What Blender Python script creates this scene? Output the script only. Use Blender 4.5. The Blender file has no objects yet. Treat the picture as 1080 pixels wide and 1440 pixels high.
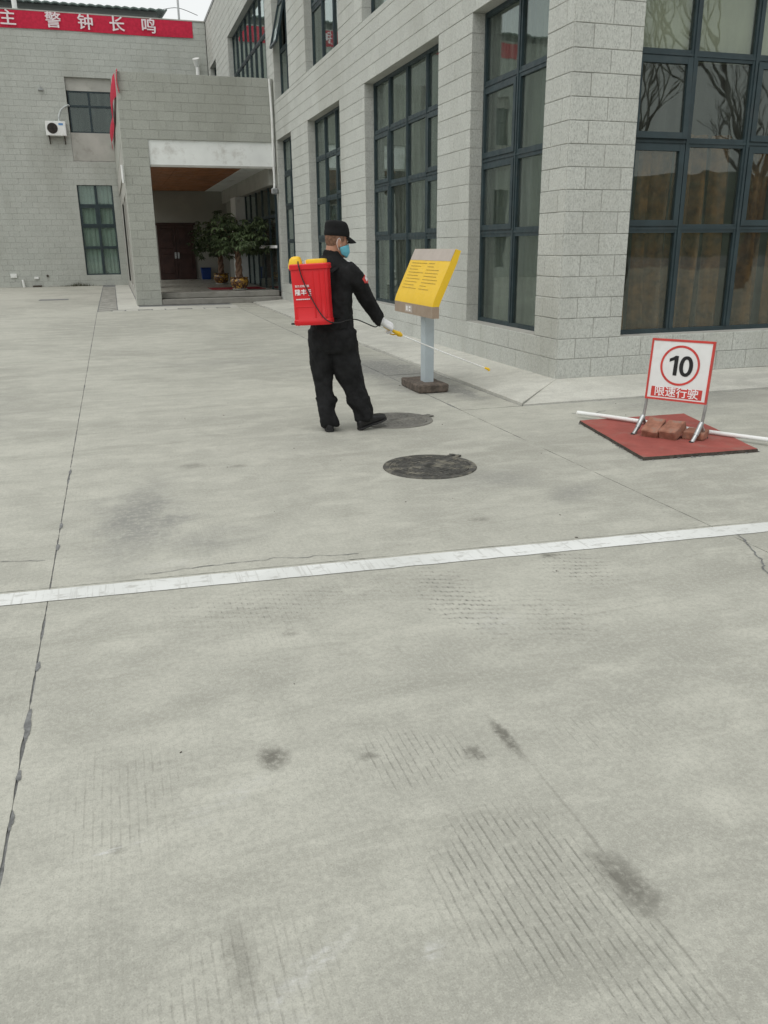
import bpy, bmesh, math, random
from mathutils import Vector, Matrix, noise

random.seed(7)
S = bpy.context.scene
COL = S.collection
R = math.radians
NV = Vector

# ------------------------------------------------------------------ camera, sky, sun, exposure
F_PX, PIT, ROLL, YAW, CAMZ = 1155.326, R(17.93678), R(0.54003), R(17.36952), 1.57
r0 = NV((math.cos(YAW), -math.sin(YAW), 0))
f0 = NV((math.sin(YAW), math.cos(YAW), 0))
FW = f0 * math.cos(PIT) - NV((0, 0, math.sin(PIT)))
DN = -(NV((0, 0, math.cos(PIT))) + f0 * math.sin(PIT))
RT = r0 * math.cos(ROLL) + DN * math.sin(ROLL)
DN = DN * math.cos(ROLL) - r0 * math.sin(ROLL)
cam_d = bpy.data.cameras.new('camera')
cam = bpy.data.objects.new('camera', cam_d)
COL.objects.link(cam)
cam_d.sensor_fit = 'VERTICAL'
cam_d.sensor_height = 36
cam_d.lens = 36 * F_PX / 1440
cam_d.clip_start = 0.05
cam_d.clip_end = 2000
m4 = Matrix.Identity(4)
for i, a in enumerate((RT, -DN, -FW)):
    for j in range(3):
        m4[j][i] = a[j]
m4[2][3] = CAMZ
cam.matrix_world = m4
S.camera = cam

SUN_EL, SUN_AZ = R(60), R(235)      # azimuth clockwise from +Y
world = bpy.data.worlds.new('World')
S.world = world
world.use_nodes = True
wn = world.node_tree.nodes
wl = world.node_tree.links
wn.clear()
sky = wn.new('ShaderNodeTexSky')
sky.sky_type = 'NISHITA'
sky.sun_disc = False
sky.sun_elevation = SUN_EL
sky.sun_rotation = SUN_AZ
sky.air_density = 1.0
sky.dust_density = 6.0
hs = wn.new('ShaderNodeHueSaturation')      # overcast: the blue goes out of the sky
hs.inputs['Saturation'].default_value = 0.12
bgn = wn.new('ShaderNodeBackground')
bgn.inputs['Strength'].default_value = 0.15
wo = wn.new('ShaderNodeOutputWorld')
wl.new(sky.outputs[0], hs.inputs['Color'])
cloud = wn.new('ShaderNodeMix')             # an even cloud deck over the clear sky
cloud.data_type = 'RGBA'
cloud.inputs[0].default_value = 0.72
cloud.inputs[7].default_value = (6.55, 6.75, 6.70, 1)
wl.new(hs.outputs[0], cloud.inputs[6])
wl.new(cloud.outputs[2], bgn.inputs['Color'])
wl.new(bgn.outputs[0], wo.inputs['Surface'])

sun_d = bpy.data.lights.new('sun', 'SUN')
sun_d.energy = 0.5
sun_d.angle = R(40)
sun_d.color = (1.0, 0.97, 0.92)
sun = bpy.data.objects.new('sun', sun_d)
COL.objects.link(sun)
sdir = NV((math.sin(SUN_AZ) * math.cos(SUN_EL), math.cos(SUN_AZ) * math.cos(SUN_EL), math.sin(SUN_EL)))
sun.rotation_euler = sdir.to_track_quat('Z', 'Y').to_euler()
sun.location = sdir * 60

S.view_settings.view_transform = 'Standard'
S.view_settings.look = 'None'
S.view_settings.gamma = 1
S.view_settings.use_curve_mapping = False
S.view_settings.exposure = 0.12
S.render.engine = 'CYCLES'
S.cycles.max_bounces = 8
S.cycles.transparent_max_bounces = 12
S.cycles.caustics_reflective = False
S.cycles.caustics_refractive = False


def project(p):
    q = NV(p) - NV((0, 0, CAMZ))
    z = q.dot(FW)
    if z < 0.1:
        return None
    return (540 + F_PX * q.dot(RT) / z, 720 + F_PX * q.dot(DN) / z)


# ------------------------------------------------------------------ materials
class G:
    """a small node graph builder"""
    def __init__(self, name, rough=0.8, metal=0.0, spec=0.4):
        self.m = bpy.data.materials.new(name)
        self.m.use_nodes = True
        self.t = self.m.node_tree
        self.b = self.t.nodes['Principled BSDF']
        self.b.inputs['Roughness'].default_value = rough
        self.b.inputs['Metallic'].default_value = metal
        self.b.inputs['Specular IOR Level'].default_value = spec
        self.pos = None

    def n(self, typ, **kw):
        x = self.t.nodes.new('ShaderNode' + typ)
        for k, v in kw.items():
            setattr(x, k, v)
        return x

    def l(self, a, b):
        self.t.links.new(a, b)

    def put(self, sock, v):
        if isinstance(v, bpy.types.NodeSocket):
            self.l(v, sock)
        else:
            sock.default_value = v

    def P(self):
        if self.pos is None:
            self.pos = self.n('NewGeometry').outputs['Position']
        return self.pos

    def O(self):
        return self.n('TexCoord').outputs['Object']

    def mapv(self, v, loc=(0, 0, 0), rot=(0, 0, 0), sc=(1, 1, 1), typ='POINT'):
        x = self.n('Mapping', vector_type=typ)
        self.l(v, x.inputs['Vector'])
        x.inputs['Location'].default_value = loc
        x.inputs['Rotation'].default_value = rot
        x.inputs['Scale'].default_value = sc
        return x.outputs[0]

    def noise(self, v, scale, detail=4, rough=0.55, dist=0.0):
        x = self.n('TexNoise')
        self.l(v, x.inputs['Vector'])
        x.inputs['Scale'].default_value = scale
        x.inputs['Detail'].default_value = detail
        x.inputs['Roughness'].default_value = rough
        x.inputs['Distortion'].default_value = dist
        return x.outputs['Fac']

    def rng(self, v, a, b, c=0.0, d=1.0, smooth=True):
        x = self.n('MapRange', interpolation_type='SMOOTHSTEP' if smooth else 'LINEAR')
        self.put(x.inputs['Value'], v)
        x.inputs['From Min'].default_value = a
        x.inputs['From Max'].default_value = b
        x.inputs['To Min'].default_value = c
        x.inputs['To Max'].default_value = d
        return x.outputs['Result']

    def math(self, op, a, b=0.0, c=None):
        x = self.n('Math', operation=op)
        self.put(x.inputs[0], a)
        self.put(x.inputs[1], b)
        if c is not None:
            self.put(x.inputs[2], c)
        return x.outputs[0]

    def mix(self, f, a, b, blend='MIX'):
        x = self.n('Mix', data_type='RGBA', blend_type=blend)
        self.put(x.inputs[0], f)
        for s, v in ((x.inputs[6], a), (x.inputs[7], b)):
            if isinstance(v, bpy.types.NodeSocket):
                self.l(v, s)
            else:
                s.default_value = (*v[:3], 1.0)
        return x.outputs[2]

    def color(self, c):
        if isinstance(c, bpy.types.NodeSocket):
            self.l(c, self.b.inputs['Base Color'])
        else:
            self.b.inputs['Base Color'].default_value = (*c, 1)
        return self

    def bump(self, h, dist=0.002, strength=1.0):
        x = self.n('Bump')
        x.inputs['Distance'].default_value = dist
        x.inputs['Strength'].default_value = strength
        self.l(h, x.inputs['Height'])
        self.l(x.outputs[0], self.b.inputs['Normal'])


def simple(name, col, rough=0.6, metal=0.0, var=0.12, scale=6.0, bump=0.0, spec=0.4, grime=None, gr=(0.5, 0.72)):
    g = G(name, rough, metal, spec)
    o = g.O()
    f = g.noise(o, scale, 5, 0.6)
    c = g.mix(g.rng(f, 0.3, 0.7), [x * (1 - var) for x in col], [min(1, x * (1 + var)) for x in col])
    if grime:
        gm = g.rng(g.noise(o, scale * 0.6 + 1.3, 6, 0.65), gr[0], gr[1], 0, grime[1])
        c = g.mix(gm, c, grime[0])
    g.color(c)
    rr = g.rng(g.noise(o, scale * 2.3, 3), 0.3, 0.7, max(0.05, rough - 0.1), min(1, rough + 0.1))
    g.l(rr, g.b.inputs['Roughness'])
    if bump:
        g.bump(g.noise(o, scale * 12, 4), bump)
    return g.m


def concrete_mat(name, tint=(0.410, 0.405, 0.353), stains=True):
    g = G(name, 0.85, 0, 0.3)
    p = g.P()
    big = g.noise(p, 0.30, 6, 0.62, 0.6)
    mid = g.noise(g.mapv(p, sc=(1.0, 2.2, 1.0)), 1.7, 7, 0.62, 0.4)
    mid2 = g.noise(g.mapv(p, sc=(0.35, 1.9, 1.0)), 2.4, 6, 0.65, 0.8)
    fine = g.noise(p, 55, 5, 0.7)
    grit = g.noise(p, 210, 3, 0.6)
    c = g.mix(g.rng(big, 0.38, 0.62), [x * 0.83 for x in tint], [x * 1.10 for x in tint])
    c = g.mix(g.rng(mid, 0.47, 0.64, 0, 0.50), c, [x * 1.25 for x in tint])
    blot = g.noise(g.mapv(p, loc=(7, 3, 0)), 4.5, 8, 0.7, 0.5)
    c = g.mix(g.rng(blot, 0.49, 0.64, 0, 0.30), c, [x * 0.74 for x in tint])
    c = g.mix(g.rng(blot, 0.49, 0.36, 0, 0.36), c, [x * 1.26 for x in tint])
    c = g.mix(g.rng(mid2, 0.50, 0.68, 0, 0.42), c, [tint[0] * 0.68, tint[1] * 0.68, tint[2] * 0.67])
    c = g.mix(g.rng(fine, 0.48, 0.62, 0, 0.34), c, [x * 0.72 for x in tint])
    c = g.mix(g.rng(fine, 0.50, 0.38, 0, 0.35), c, [x * 1.22 for x in tint])
    pit = g.noise(g.mapv(p, loc=(1, 9, 0)), 17, 7, 0.72, 0.3)
    c = g.mix(g.rng(pit, 0.53, 0.64, 0, 0.28), c, [x * 0.70 for x in tint])
    c = g.mix(g.rng(grit, 0.54, 0.66, 0, 0.45), c, [x * 0.58 for x in tint])
    c = g.mix(g.rng(grit, 0.44, 0.34, 0, 0.30), c, [x * 1.35 for x in tint])
    # broom and roller grooves in the slabs run along Y, 25 mm apart
    sx = g.n('SeparateXYZ')
    wob = g.n('VectorMath', operation='MULTIPLY_ADD')
    nz = g.n('TexNoise')
    g.l(p, nz.inputs['Vector'])
    nz.inputs['Scale'].default_value = 3.0
    g.l(nz.outputs['Color'], wob.inputs[0])
    wob.inputs[1].default_value = (0.006, 0, 0)
    g.l(p, wob.inputs[2])
    g.l(wob.outputs[0], sx.inputs[0])
    X, Y = sx.outputs[0], sx.outputs[1]
    fr = g.math('FRACT', g.math('MULTIPLY', X, 40.0))
    line = g.rng(g.math('ABSOLUTE', g.math('SUBTRACT', fr, 0.5)), 0.05, 0.16, 1, 0)
    brk = g.rng(g.noise(g.mapv(p, sc=(34, 11, 1)), 1.0, 7, 0.75), 0.40, 0.60)
    patch = g.rng(g.noise(g.mapv(p, loc=(2.4, 0.3, 0), sc=(1.6, 0.8, 1)), 1.1, 4, 0.6), 0.44, 0.62)
    mask = g.math('MULTIPLY', patch, 0.22)
    if stains:
        def ell(cx, cy, rx, ry, ang=0, k=1.0, soft=0.35, wobble=0.5):
            d = g.n('VectorMath', operation='MULTIPLY_ADD')
            n2 = g.n('TexNoise')
            g.l(p, n2.inputs['Vector'])
            n2.inputs['Scale'].default_value = 0.9 / max(min(rx, ry), 0.02)
            n2.inputs['Detail'].default_value = 8
            n2.inputs['Roughness'].default_value = 0.68
            g.l(n2.outputs['Color'], d.inputs[0])
            w = wobble * min(rx, ry) * 3.4
            d.inputs[1].default_value = (w, w, 0)
            g.l(p, d.inputs[2])
            v = g.mapv(d.outputs[0], loc=(cx + w / 2, cy + w / 2, 0), rot=(0, 0, ang), sc=(rx, ry, 50), typ='TEXTURE')
            le = g.n('VectorMath', operation='LENGTH')
            g.l(v, le.inputs[0])
            br = g.rng(g.noise(p, 26, 6, 0.72), 0.34, 0.56, 0.40, 1.15)
            return g.math('MULTIPLY', g.rng(le.outputs['Value'], soft, 1.1, k, 0), br)

        def many(lst):
            o = None
            for a in lst:
                e = ell(*a)
                o = e if o is None else g.math('MAXIMUM', o, e)
            return o
        rolled = many([(0.86, 1.55, 0.27, 0.36, 0, 1.0, 0.55, 0.25), (0.78, 2.14, 0.30, 0.18, 0, 0.8), (0.98, 1.25, 0.16, 0.45, 0, 0.8, 0.5, 0.3),
                       (0.10, 1.45, 0.35, 0.25, 0, 0.5), (1.45, 2.1, 0.3, 0.2, 0, 0.4), (-0.15, 2.2, 0.25, 0.4, 0, 0.45)])
        mask = g.math('MAXIMUM', mask, rolled)
    lm = g.math('MULTIPLY', g.math('MULTIPLY', line, brk), mask)
    c = g.mix(g.math('MULTIPLY', lm, 0.36), c, [0.15, 0.145, 0.12])
    if stains:
        # tyre prints: short dashes crossing the grooves, beyond the white line and just before it
        tp = many([(1.38, 3.25, 0.20, 0.55, 0.15, 1.0, 0.3), (1.72, 2.95, 0.20, 0.35, 0, 0.6), (0.45, 3.45, 0.55, 0.30, 0, 0.5, 0.2), (2.10, 3.42, 0.22, 0.32, 0.2, 0.9, 0.3), (0.9, 3.5, 0.5, 0.2, 0, 0.35)])
        fy = g.math('FRACT', g.math('ADD', g.math('MULTIPLY', g.math('ADD', Y, g.math('MULTIPLY', X, 0.35)), 19.0), g.math('MULTIPLY', g.noise(p, 5, 3), 1.3)))
        dash = g.rng(g.math('ABSOLUTE', g.math('SUBTRACT', fy, 0.5)), 0.12, 0.30, 1, 0)
        brk2 = g.rng(g.noise(g.mapv(p, sc=(1, 1, 1)), 24, 6, 0.75), 0.40, 0.58)
        dsh = g.math('MULTIPLY', g.math('MULTIPLY', dash, g.math('MULTIPLY_ADD', line, 0.70, 0.30)), g.math('MULTIPLY', tp, brk2))
        c = g.mix(g.math('MULTIPLY', dsh, 1.0), c, [0.10, 0.10, 0.09])
        dark = many([(0.33, 2.29, 0.062, 0.085, 0, 0.75, 0.2), (0.96, 2.11, 0.042, 0.055, 0, 0.7, 0.15), (0.63, 2.20, 0.045, 0.03, 0, 0.55, 0.1),
                     (1.095, 2.16, 0.028, 0.16, 0.02, 0.75, 0.25), (1.10, 1.46, 0.075, 0.17, 0.12, 0.72, 0.2), (0.12, 1.52, 0.05, 0.16, 0, 0.38, 0.1),
                     (1.108, 1.5, 0.008, 0.75, 0, 0.30, 0.3, 0.5), (0.56, 3.16, 0.05, 0.05, 0, 0.45, 0.1), (0.42, 6.19, 0.12, 0.10, 0, 0.40, 0.1), (0.75, 6.07, 0.10, 0.07, 0, 0.4, 0.1),
                     (1.47, 3.73, 0.10, 0.03, -0.1, 0.6, 0.1), (2.05, 3.63, 0.07, 0.04, 0, 0.7, 0.1), (1.95, 4.3, 0.08, 0.05, 0, 0.5, 0.1), (-0.15, 2.0, 0.03, 0.03, 0, 0.4, 0.1)])
        c = g.mix(dark, c, [0.13, 0.125, 0.105])
        wash = many([(0.00, 5.0, 0.36, 1.10, -0.15, 0.8, 0.0, 0.8), (0.35, 4.45, 0.4, 0.35, 0, 0.5, 0.0, 0.8), (2.4, 5.1, 0.5, 0.3, 0.3, 0.5, 0.0, 0.7), (3.35, 10.3, 0.75, 2.4, 0.05, 1.25, 0.1, 0.6), (3.6, 8.6, 0.25, 0.9, 0, 1.1, 0.1, 0.6), (3.1, 11.2, 0.45, 0.7, 0, 1.0, 0.1, 0.6),
                     (5.6, 7.3, 1.6, 0.9, 0.2, 0.6, 0.1, 0.6), (7.2, 8.0, 1.0, 0.8, 0.2, 0.85, 0.2, 0.5), (2.75, 4.6, 0.35, 0.18, 0.6, 0.5, 0.1), (-1.6, 9.0, 0.8, 2.0, 0, 0.3, 0, 0.8), (1.5, 12.0, 1.6, 0.5, 0, 0.3, 0, 0.8)])
        c = g.mix(g.math('MULTIPLY', wash, 0.9), c, [0.215, 0.215, 0.20])
        scuff = many([(0.27, 1.455, 0.20, 0.035, 0.57, 0.8, 0.1, 0.9), (0.55, 1.41, 0.06, 0.03, 0.6, 0.7, 0.0, 0.8), (-0.17, 2.0, 0.13, 0.010, 0.16, 1.0, 0.2), (0.17, 2.13, 0.20, 0.06, 0.5, 0.5, 0.0, 0.9), (0.2, 1.3, 0.06, 0.08, 0, 0.6, 0, 0.8), (1.45, 2.98, 0.16, 0.13, 0, 0.35, 0.1), (0.15, 4.15, 0.25, 0.10, 0.1, 0.4, 0.0, 0.9)])
        c = g.mix(g.math('MULTIPLY', g.math('MULTIPLY', scuff, g.rng(g.noise(g.mapv(p, rot=(0, 0, 0.5), sc=(14, 60, 1)), 1.0, 6, 0.7), 0.42, 0.62)), 0.8), c, [0.56, 0.56, 0.54])
    g.color(c)
    h = g.math('ADD', g.math('MULTIPLY', fine, 0.5), g.math('MULTIPLY', grit, 0.5))
    h = g.math('SUBTRACT', h, g.math('MULTIPLY', lm, 0.9))
    g.bump(h, 0.0022)
    return g.m


def block_mat(name, tint, rnd=0.10, speck=1.0, fscale=1.0):
    g = G(name, 0.92, 0, 0.2)
    p = g.P()
    oi = g.n('ObjectInfo').outputs['Random']
    isl = g.n('NewGeometry').outputs['Random Per Island']
    r = g.math('FRACT', g.math('ADD', g.math('MULTIPLY', oi, 7.31), g.math('MULTIPLY', isl, 3.17)))
    c = g.mix(r, [x * (1 - rnd) for x in tint], [x * (1 + rnd) for x in tint])
    gr = g.noise(g.mapv(p, sc=(1, 1, 0.55)), 75 * fscale, 5, 0.7)
    gr2 = g.noise(p, 26 * fscale, 4, 0.6)
    c = g.mix(g.rng(gr, 0.50, 0.64, 0, 0.55 * speck), c, [x * 0.50 for x in tint])
    c = g.mix(g.rng(gr, 0.48, 0.36, 0, 0.40 * speck), c, [x * 1.35 for x in tint])
    big = g.noise(g.mapv(p, sc=(1, 1, 0.35)), 0.7, 5, 0.6)
    c = g.mix(g.rng(big, 0.46, 0.66, 0, 0.38), c, [tint[0] * 0.72, tint[1] * 0.71, tint[2] * 0.68])
    g.color(c)
    g.bump(g.math('ADD', gr, gr2), 0.006)
    return g.m


def glass_mat(name, tint=(0.74, 0.79, 0.76), f0=0.055, dirt=0.10, rough=0.015, wave=0.0012):
    g = G(name)
    p = g.P()
    t = g.n('BsdfTransparent')
    t.inputs['Color'].default_value = (*tint, 1)
    gl = g.n('BsdfGlossy')
    gl.inputs['Roughness'].default_value = rough
    gl.inputs['Color'].default_value = (0.86, 0.95, 0.93, 1)
    bp = g.n('Bump')
    bp.inputs['Distance'].default_value = wave
    g.l(g.noise(p, 1.6, 2), bp.inputs['Height'])
    g.l(bp.outputs[0], gl.inputs['Normal'])
    fr = g.n('LayerWeight')
    fr.inputs['Blend'].default_value = 0.5
    fw = g.math('POWER', fr.outputs['Facing'], 4.0)
    mx = g.n('MixShader')
    g.l(g.math('MULTIPLY_ADD', fw, 1.0 - f0, f0), mx.inputs[0])
    g.l(t.outputs[0], mx.inputs[1])
    g.l(gl.outputs[0], mx.inputs[2])
    df = g.n('BsdfDiffuse')
    df.inputs['Color'].default_value = (0.42, 0.47, 0.44, 1)
    m2 = g.n('MixShader')
    streak = g.noise(g.mapv(p, sc=(9, 9, 0.7)), 1.0, 6, 0.65)
    g.l(g.rng(streak, 0.40, 0.75, 0.02, dirt * 2), m2.inputs[0])
    g.l(mx.outputs[0], m2.inputs[1])
    g.l(df.outputs[0], m2.inputs[2])
    g.l(m2.outputs[0], g.t.nodes['Material Output'].inputs['Surface'])
    return g.m


def cloth_mat(name, col, var=0.25, weave=260, rough=0.9, bump=0.0006):
    g = G(name, rough, 0, 0.25)
    o = g.O()
    f = g.noise(o, 9, 5, 0.6)
    c = g.mix(g.rng(f, 0.3, 0.7), [x * (1 - var) for x in col], [x * (1 + var) for x in col])
    g.color(c)
    g.b.inputs['Sheen Weight'].default_value = 0.0
    h = g.math('ADD', g.noise(o, weave, 2), g.math('MULTIPLY', g.noise(o, 30, 4), 0.8))
    g.bump(h, bump)
    return g.m


M = {}
M['concrete'] = concrete_mat('concrete')
M['apron'] = concrete_mat('apron_concrete', (0.50, 0.495, 0.445), stains=False)
M['joint'] = simple('joint_dirt', (0.185, 0.188, 0.185), 0.95, var=0.3, scale=30, bump=0.003)
M['old_paver'] = simple('old_paver', (0.30, 0.295, 0.265), 0.95, var=0.25, scale=4, bump=0.003, grime=((0.12, 0.12, 0.10), 0.8))
M['block'] = block_mat('split_block', (0.510, 0.522, 0.486), 0.05)
M['rear_block'] = block_mat('rear_block', (0.44, 0.455, 0.42), 0.035, 0.5, 0.5)
M['porch_block'] = block_mat('porch_block', (0.40, 0.41, 0.37), 0.045, 0.6, 0.7)
M['mortar'] = simple('mortar', (0.37, 0.37, 0.345), 0.95, var=0.35, scale=2.2)
M['plaster'] = simple('plaster', (0.40, 0.395, 0.36), 0.9, var=0.10, scale=1.2, grime=((0.22, 0.21, 0.18), 0.5))
M['white_plaster'] = simple('white_plaster', (0.80, 0.82, 0.80), 0.85, var=0.05, scale=1.3, grime=((0.42, 0.40, 0.36), 0.6))
M['inner_wall'] = simple('inner_wall', (0.34, 0.335, 0.30), 0.9, var=0.06, scale=1)
M['room'] = simple('room_wall', (0.30, 0.30, 0.28), 0.9, var=0.1, scale=0.7)
M['wood_ceiling'] = simple('wood_ceiling', (0.38, 0.155, 0.065), 0.55, var=0.2, scale=2)
M['door'] = simple('door_wood', (0.045, 0.02, 0.016), 0.4, var=0.3, scale=3)
M['frame'] = simple('window_frame', (0.026, 0.044, 0.050), 0.5, var=0.15, scale=5, grime=((0.06, 0.068, 0.068), 0.30))
M['glass'] = glass_mat('window_glass', dirt=0.05)
M['glass_b'] = glass_mat('window_glass_dusty', (0.80, 0.80, 0.74), 0.062, 0.03, 0.012, 0.0016)
M['seal'] = simple('sealant', (0.45, 0.48, 0.47), 0.7, var=0.2, scale=14)
M['brown_curtain'] = cloth_mat('brown_curtain', (0.235, 0.125, 0.052), 0.45)
M['pale_curtain'] = cloth_mat('pale_curtain', (0.19, 0.185, 0.16), 0.12)
M['blind'] = simple('roller_blind', (0.60, 0.665, 0.64), 0.8, var=0.12, scale=1.5)
M['steel'] = simple('galvanised_steel', (0.42, 0.43, 0.43), 0.4, 0.8, 0.2, 14)
M['grey_paint'] = simple('grey_blue_paint', (0.40, 0.455, 0.48), 0.45, 0, 0.06, 4, grime=((0.25, 0.26, 0.25), 0.3))
M['white_paint'] = simple('white_paint', (0.74, 0.75, 0.74), 0.5, 0, 0.04, 4, grime=((0.5, 0.49, 0.45), 0.3))
M['white_plastic'] = simple('white_plastic', (0.76, 0.77, 0.75), 0.4, 0, 0.04, 6, grime=((0.5, 0.48, 0.43), 0.35))
M['yellow_paint'] = simple('yellow_paint', (0.78, 0.50, 0.025), 0.38, 0, 0.04, 3, grime=((0.50, 0.36, 0.06), 0.18))
M['taupe'] = simple('taupe_paint', (0.31, 0.235, 0.175), 0.45, 0, 0.06, 4)
M['taupe_light'] = simple('taupe_light_paint', (0.42, 0.365, 0.32), 0.4, 0, 0.05, 4)
M['ink'] = simple('brown_ink', (0.36, 0.235, 0.035), 0.6, 0, 0.2, 20)
M['black_ink'] = simple('black_ink', (0.012, 0.012, 0.013), 0.5)
M['sign_red'] = simple('sign_red', (0.56, 0.055, 0.045), 0.45, 0, 0.12, 9, grime=((0.35, 0.10, 0.09), 0.4))
M['banner_red'] = cloth_mat('banner_red', (0.50, 0.022, 0.055), 0.12, 90, 0.8, 0.001)
M['banner_white'] = cloth_mat('banner_white', (0.74, 0.66, 0.68), 0.06, 90, 0.8, 0.0004)
M['red_rubber'] = simple('red_cover', (0.30, 0.075, 0.06), 0.8, 0, 0.13, 5, 0.0015, grime=((0.25, 0.15, 0.12), 0.6))
M['dark_edge'] = simple('dark_edge', (0.065, 0.055, 0.045), 0.95, 0, 0.4, 40, 0.003)
M['brick'] = simple('paver_brick', (0.30, 0.135, 0.09), 0.92, 0, 0.25, 16, 0.004, grime=((0.22, 0.20, 0.17), 0.7))
M['base_brick'] = simple('base_block', (0.115, 0.092, 0.075), 0.95, 0, 0.35, 18, 0.006, grime=((0.045, 0.042, 0.036), 0.8))
M['iron'] = simple('cast_iron', (0.075, 0.073, 0.066), 0.75, 0.2, 0.3, 14, 0.002, grime=((0.23, 0.215, 0.17), 0.7), gr=(0.50, 0.62))
M['iron_pale'] = simple('worn_iron', (0.17, 0.165, 0.148), 0.85, 0.1, 0.2, 14, 0.002, grime=((0.26, 0.25, 0.21), 0.7))
M['black_cloth'] = cloth_mat('black_cloth', (0.0115, 0.0118, 0.0125), 0.5, 420)
M['cap_cloth'] = cloth_mat('cap_cloth', (0.0075, 0.0080, 0.0085), 0.3, 420)
M['leather'] = simple('shoe_leather', (0.012, 0.012, 0.013), 0.42, 0, 0.2, 20)
M['sole'] = simple('shoe_sole', (0.02, 0.02, 0.02), 0.8)
M['skin'] = simple('skin', (0.40, 0.205, 0.135), 0.55, 0, 0.10, 14)
M['hair'] = simple('cropped_hair', (0.17, 0.095, 0.062), 0.9, 0, 0.4, 60, 0.001)
M['mask_blue'] = cloth_mat('mask_blue', (0.15, 0.48, 0.60), 0.06, 300)
M['glove'] = cloth_mat('glove', (0.70, 0.70, 0.70), 0.06, 300)
M['tank_red'] = simple('tank_red', (0.62, 0.012, 0.018), 0.38, 0, 0.05, 3, grime=((0.48, 0.03, 0.02), 0.3))
M['cap_yellow'] = simple('cap_yellow', (0.78, 0.48, 0.015), 0.4, 0, 0.05, 5)
M['rubber'] = simple('black_rubber', (0.015, 0.015, 0.016), 0.5)
M['leaf'] = simple('leaf', (0.070, 0.098, 0.044), 0.45, 0, 0.6, 2.6)
M['bark'] = simple('bark', (0.20, 0.125, 0.085), 0.9, 0, 0.3, 12, 0.003)
M['far_leaf'] = simple('far_leaf', (0.05, 0.075, 0.045), 0.9, 0, 0.5, 0.12)
M['twig'] = simple('twig', (0.09, 0.078, 0.065), 0.9, 0, 0.2, 4)
M['bin_blue'] = simple('bin_blue', (0.012, 0.045, 0.20), 0.5)
M['mat_red'] = cloth_mat('mat_red', (0.30, 0.03, 0.04), 0.2, 60)
M['roof_sheet'] = simple('roof_sheet', (0.13, 0.17, 0.155), 0.55, 0.2, 0.15, 1.5)
M['far_grey'] = simple('far_grey', (0.30, 0.315, 0.31), 0.85, 0, 0.08, 0.6)
M['stone_step'] = simple('stone_step', (0.27, 0.262, 0.235), 0.75, 0, 0.12, 2.5, 0.001, grime=((0.14, 0.13, 0.11), 0.5))
M['floor_tile'] = simple('porch_floor', (0.34, 0.335, 0.29), 0.35, 0, 0.08, 1.5)
M['crisp_white'] = simple('print_white', (0.82, 0.80, 0.80), 0.55, 0, 0.03, 20)
M['weed'] = simple('weed', (0.085, 0.085, 0.040), 0.9, 0, 0.5, 9)

g_ = G('glazed_pot', 0.25, 0, 0.6)
o_ = g_.O()
pat = g_.noise(g_.mapv(o_, sc=(1, 1, 1.2)), 7.5, 5, 0.6, 1.6)
g_.color(g_.mix(g_.rng(pat, 0.50, 0.56), (0.065, 0.022, 0.012), (0.48, 0.27, 0.045)))
M['pot'] = g_.m

g_ = G('road_paint', 0.75, 0, 0.3)
p_ = g_.P()
wear = g_.rng(g_.noise(g_.mapv(p_, sc=(1, 2, 1)), 9, 7, 0.7), 0.52, 0.66, 0, 0.65)
wear2 = g_.rng(g_.noise(g_.mapv(p_, sc=(60, 3, 1)), 1.0, 4, 0.6), 0.54, 0.66, 0, 0.45)
big_ = g_.noise(p_, 1.3, 3)
cc = g_.mix(g_.rng(big_, 0.35, 0.65), (0.60, 0.61, 0.585), (0.70, 0.71, 0.69))
cc = g_.mix(g_.math('MAXIMUM', wear, wear2), cc, (0.38, 0.375, 0.345))
g_.color(cc)
g_.bump(g_.noise(p_, 70, 4), 0.001)
M['road_paint'] = g_.m


# ------------------------------------------------------------------ object helpers
def link(o, parent=None, **props):
    COL.objects.link(o)
    if parent is not None:
        o.parent = parent
    for k, v in props.items():
        if v is not None:
            o[k] = v
    return o


def thing(name, label, cat, loc=(0, 0, 0), rz=0.0, group=None):
    o = bpy.data.objects.new(name, None)
    o.empty_display_size = 0.2
    o.location = loc
    o.rotation_euler = (0, 0, rz)
    return link(o, None, label=label, category=cat, group=group)


def smooth_mesh(me, ang=40):
    for p in me.polygons:
        p.use_smooth = True
    me.set_sharp_from_angle(angle=R(ang))


def obj(name, me, mat=None, parent=None, smooth=None, **props):
    if isinstance(me, bmesh.types.BMesh):
        b = me
        me = bpy.data.meshes.new(name)
        bmesh.ops.recalc_face_normals(b, faces=b.faces)
        b.to_mesh(me)
        b.free()
    if mat is not None and not len(me.materials):
        for m in (mat if isinstance(mat, (list, tuple)) else [mat]):
            me.materials.append(M[m] if isinstance(m, str) else m)
    if smooth is not None:
        smooth_mesh(me, smooth)
    return link(bpy.data.objects.new(name, me), parent, **props)


def mesh_py(name, v, f):
    me = bpy.data.meshes.new(name)
    me.from_pydata(v, [], f)
    me.update()
    return me


def box(b, x0, x1, y0, y1, z0, z1, bev=0.0, mtx=None):
    r = bmesh.ops.create_cube(b, size=1)
    vs = r['verts']
    for v in vs:
        v.co = NV((x0 + (v.co.x + .5) * (x1 - x0), y0 + (v.co.y + .5) * (y1 - y0), z0 + (v.co.z + .5) * (z1 - z0)))
        if mtx is not None:
            v.co = mtx @ v.co
    if bev:
        es = list({e for v in vs for e in v.link_edges})
        bmesh.ops.bevel(b, geom=es, offset=bev, segments=1, affect='EDGES')


def bx(*a, **k):
    b = bmesh.new()
    box(b, *a, **k)
    return b


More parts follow.
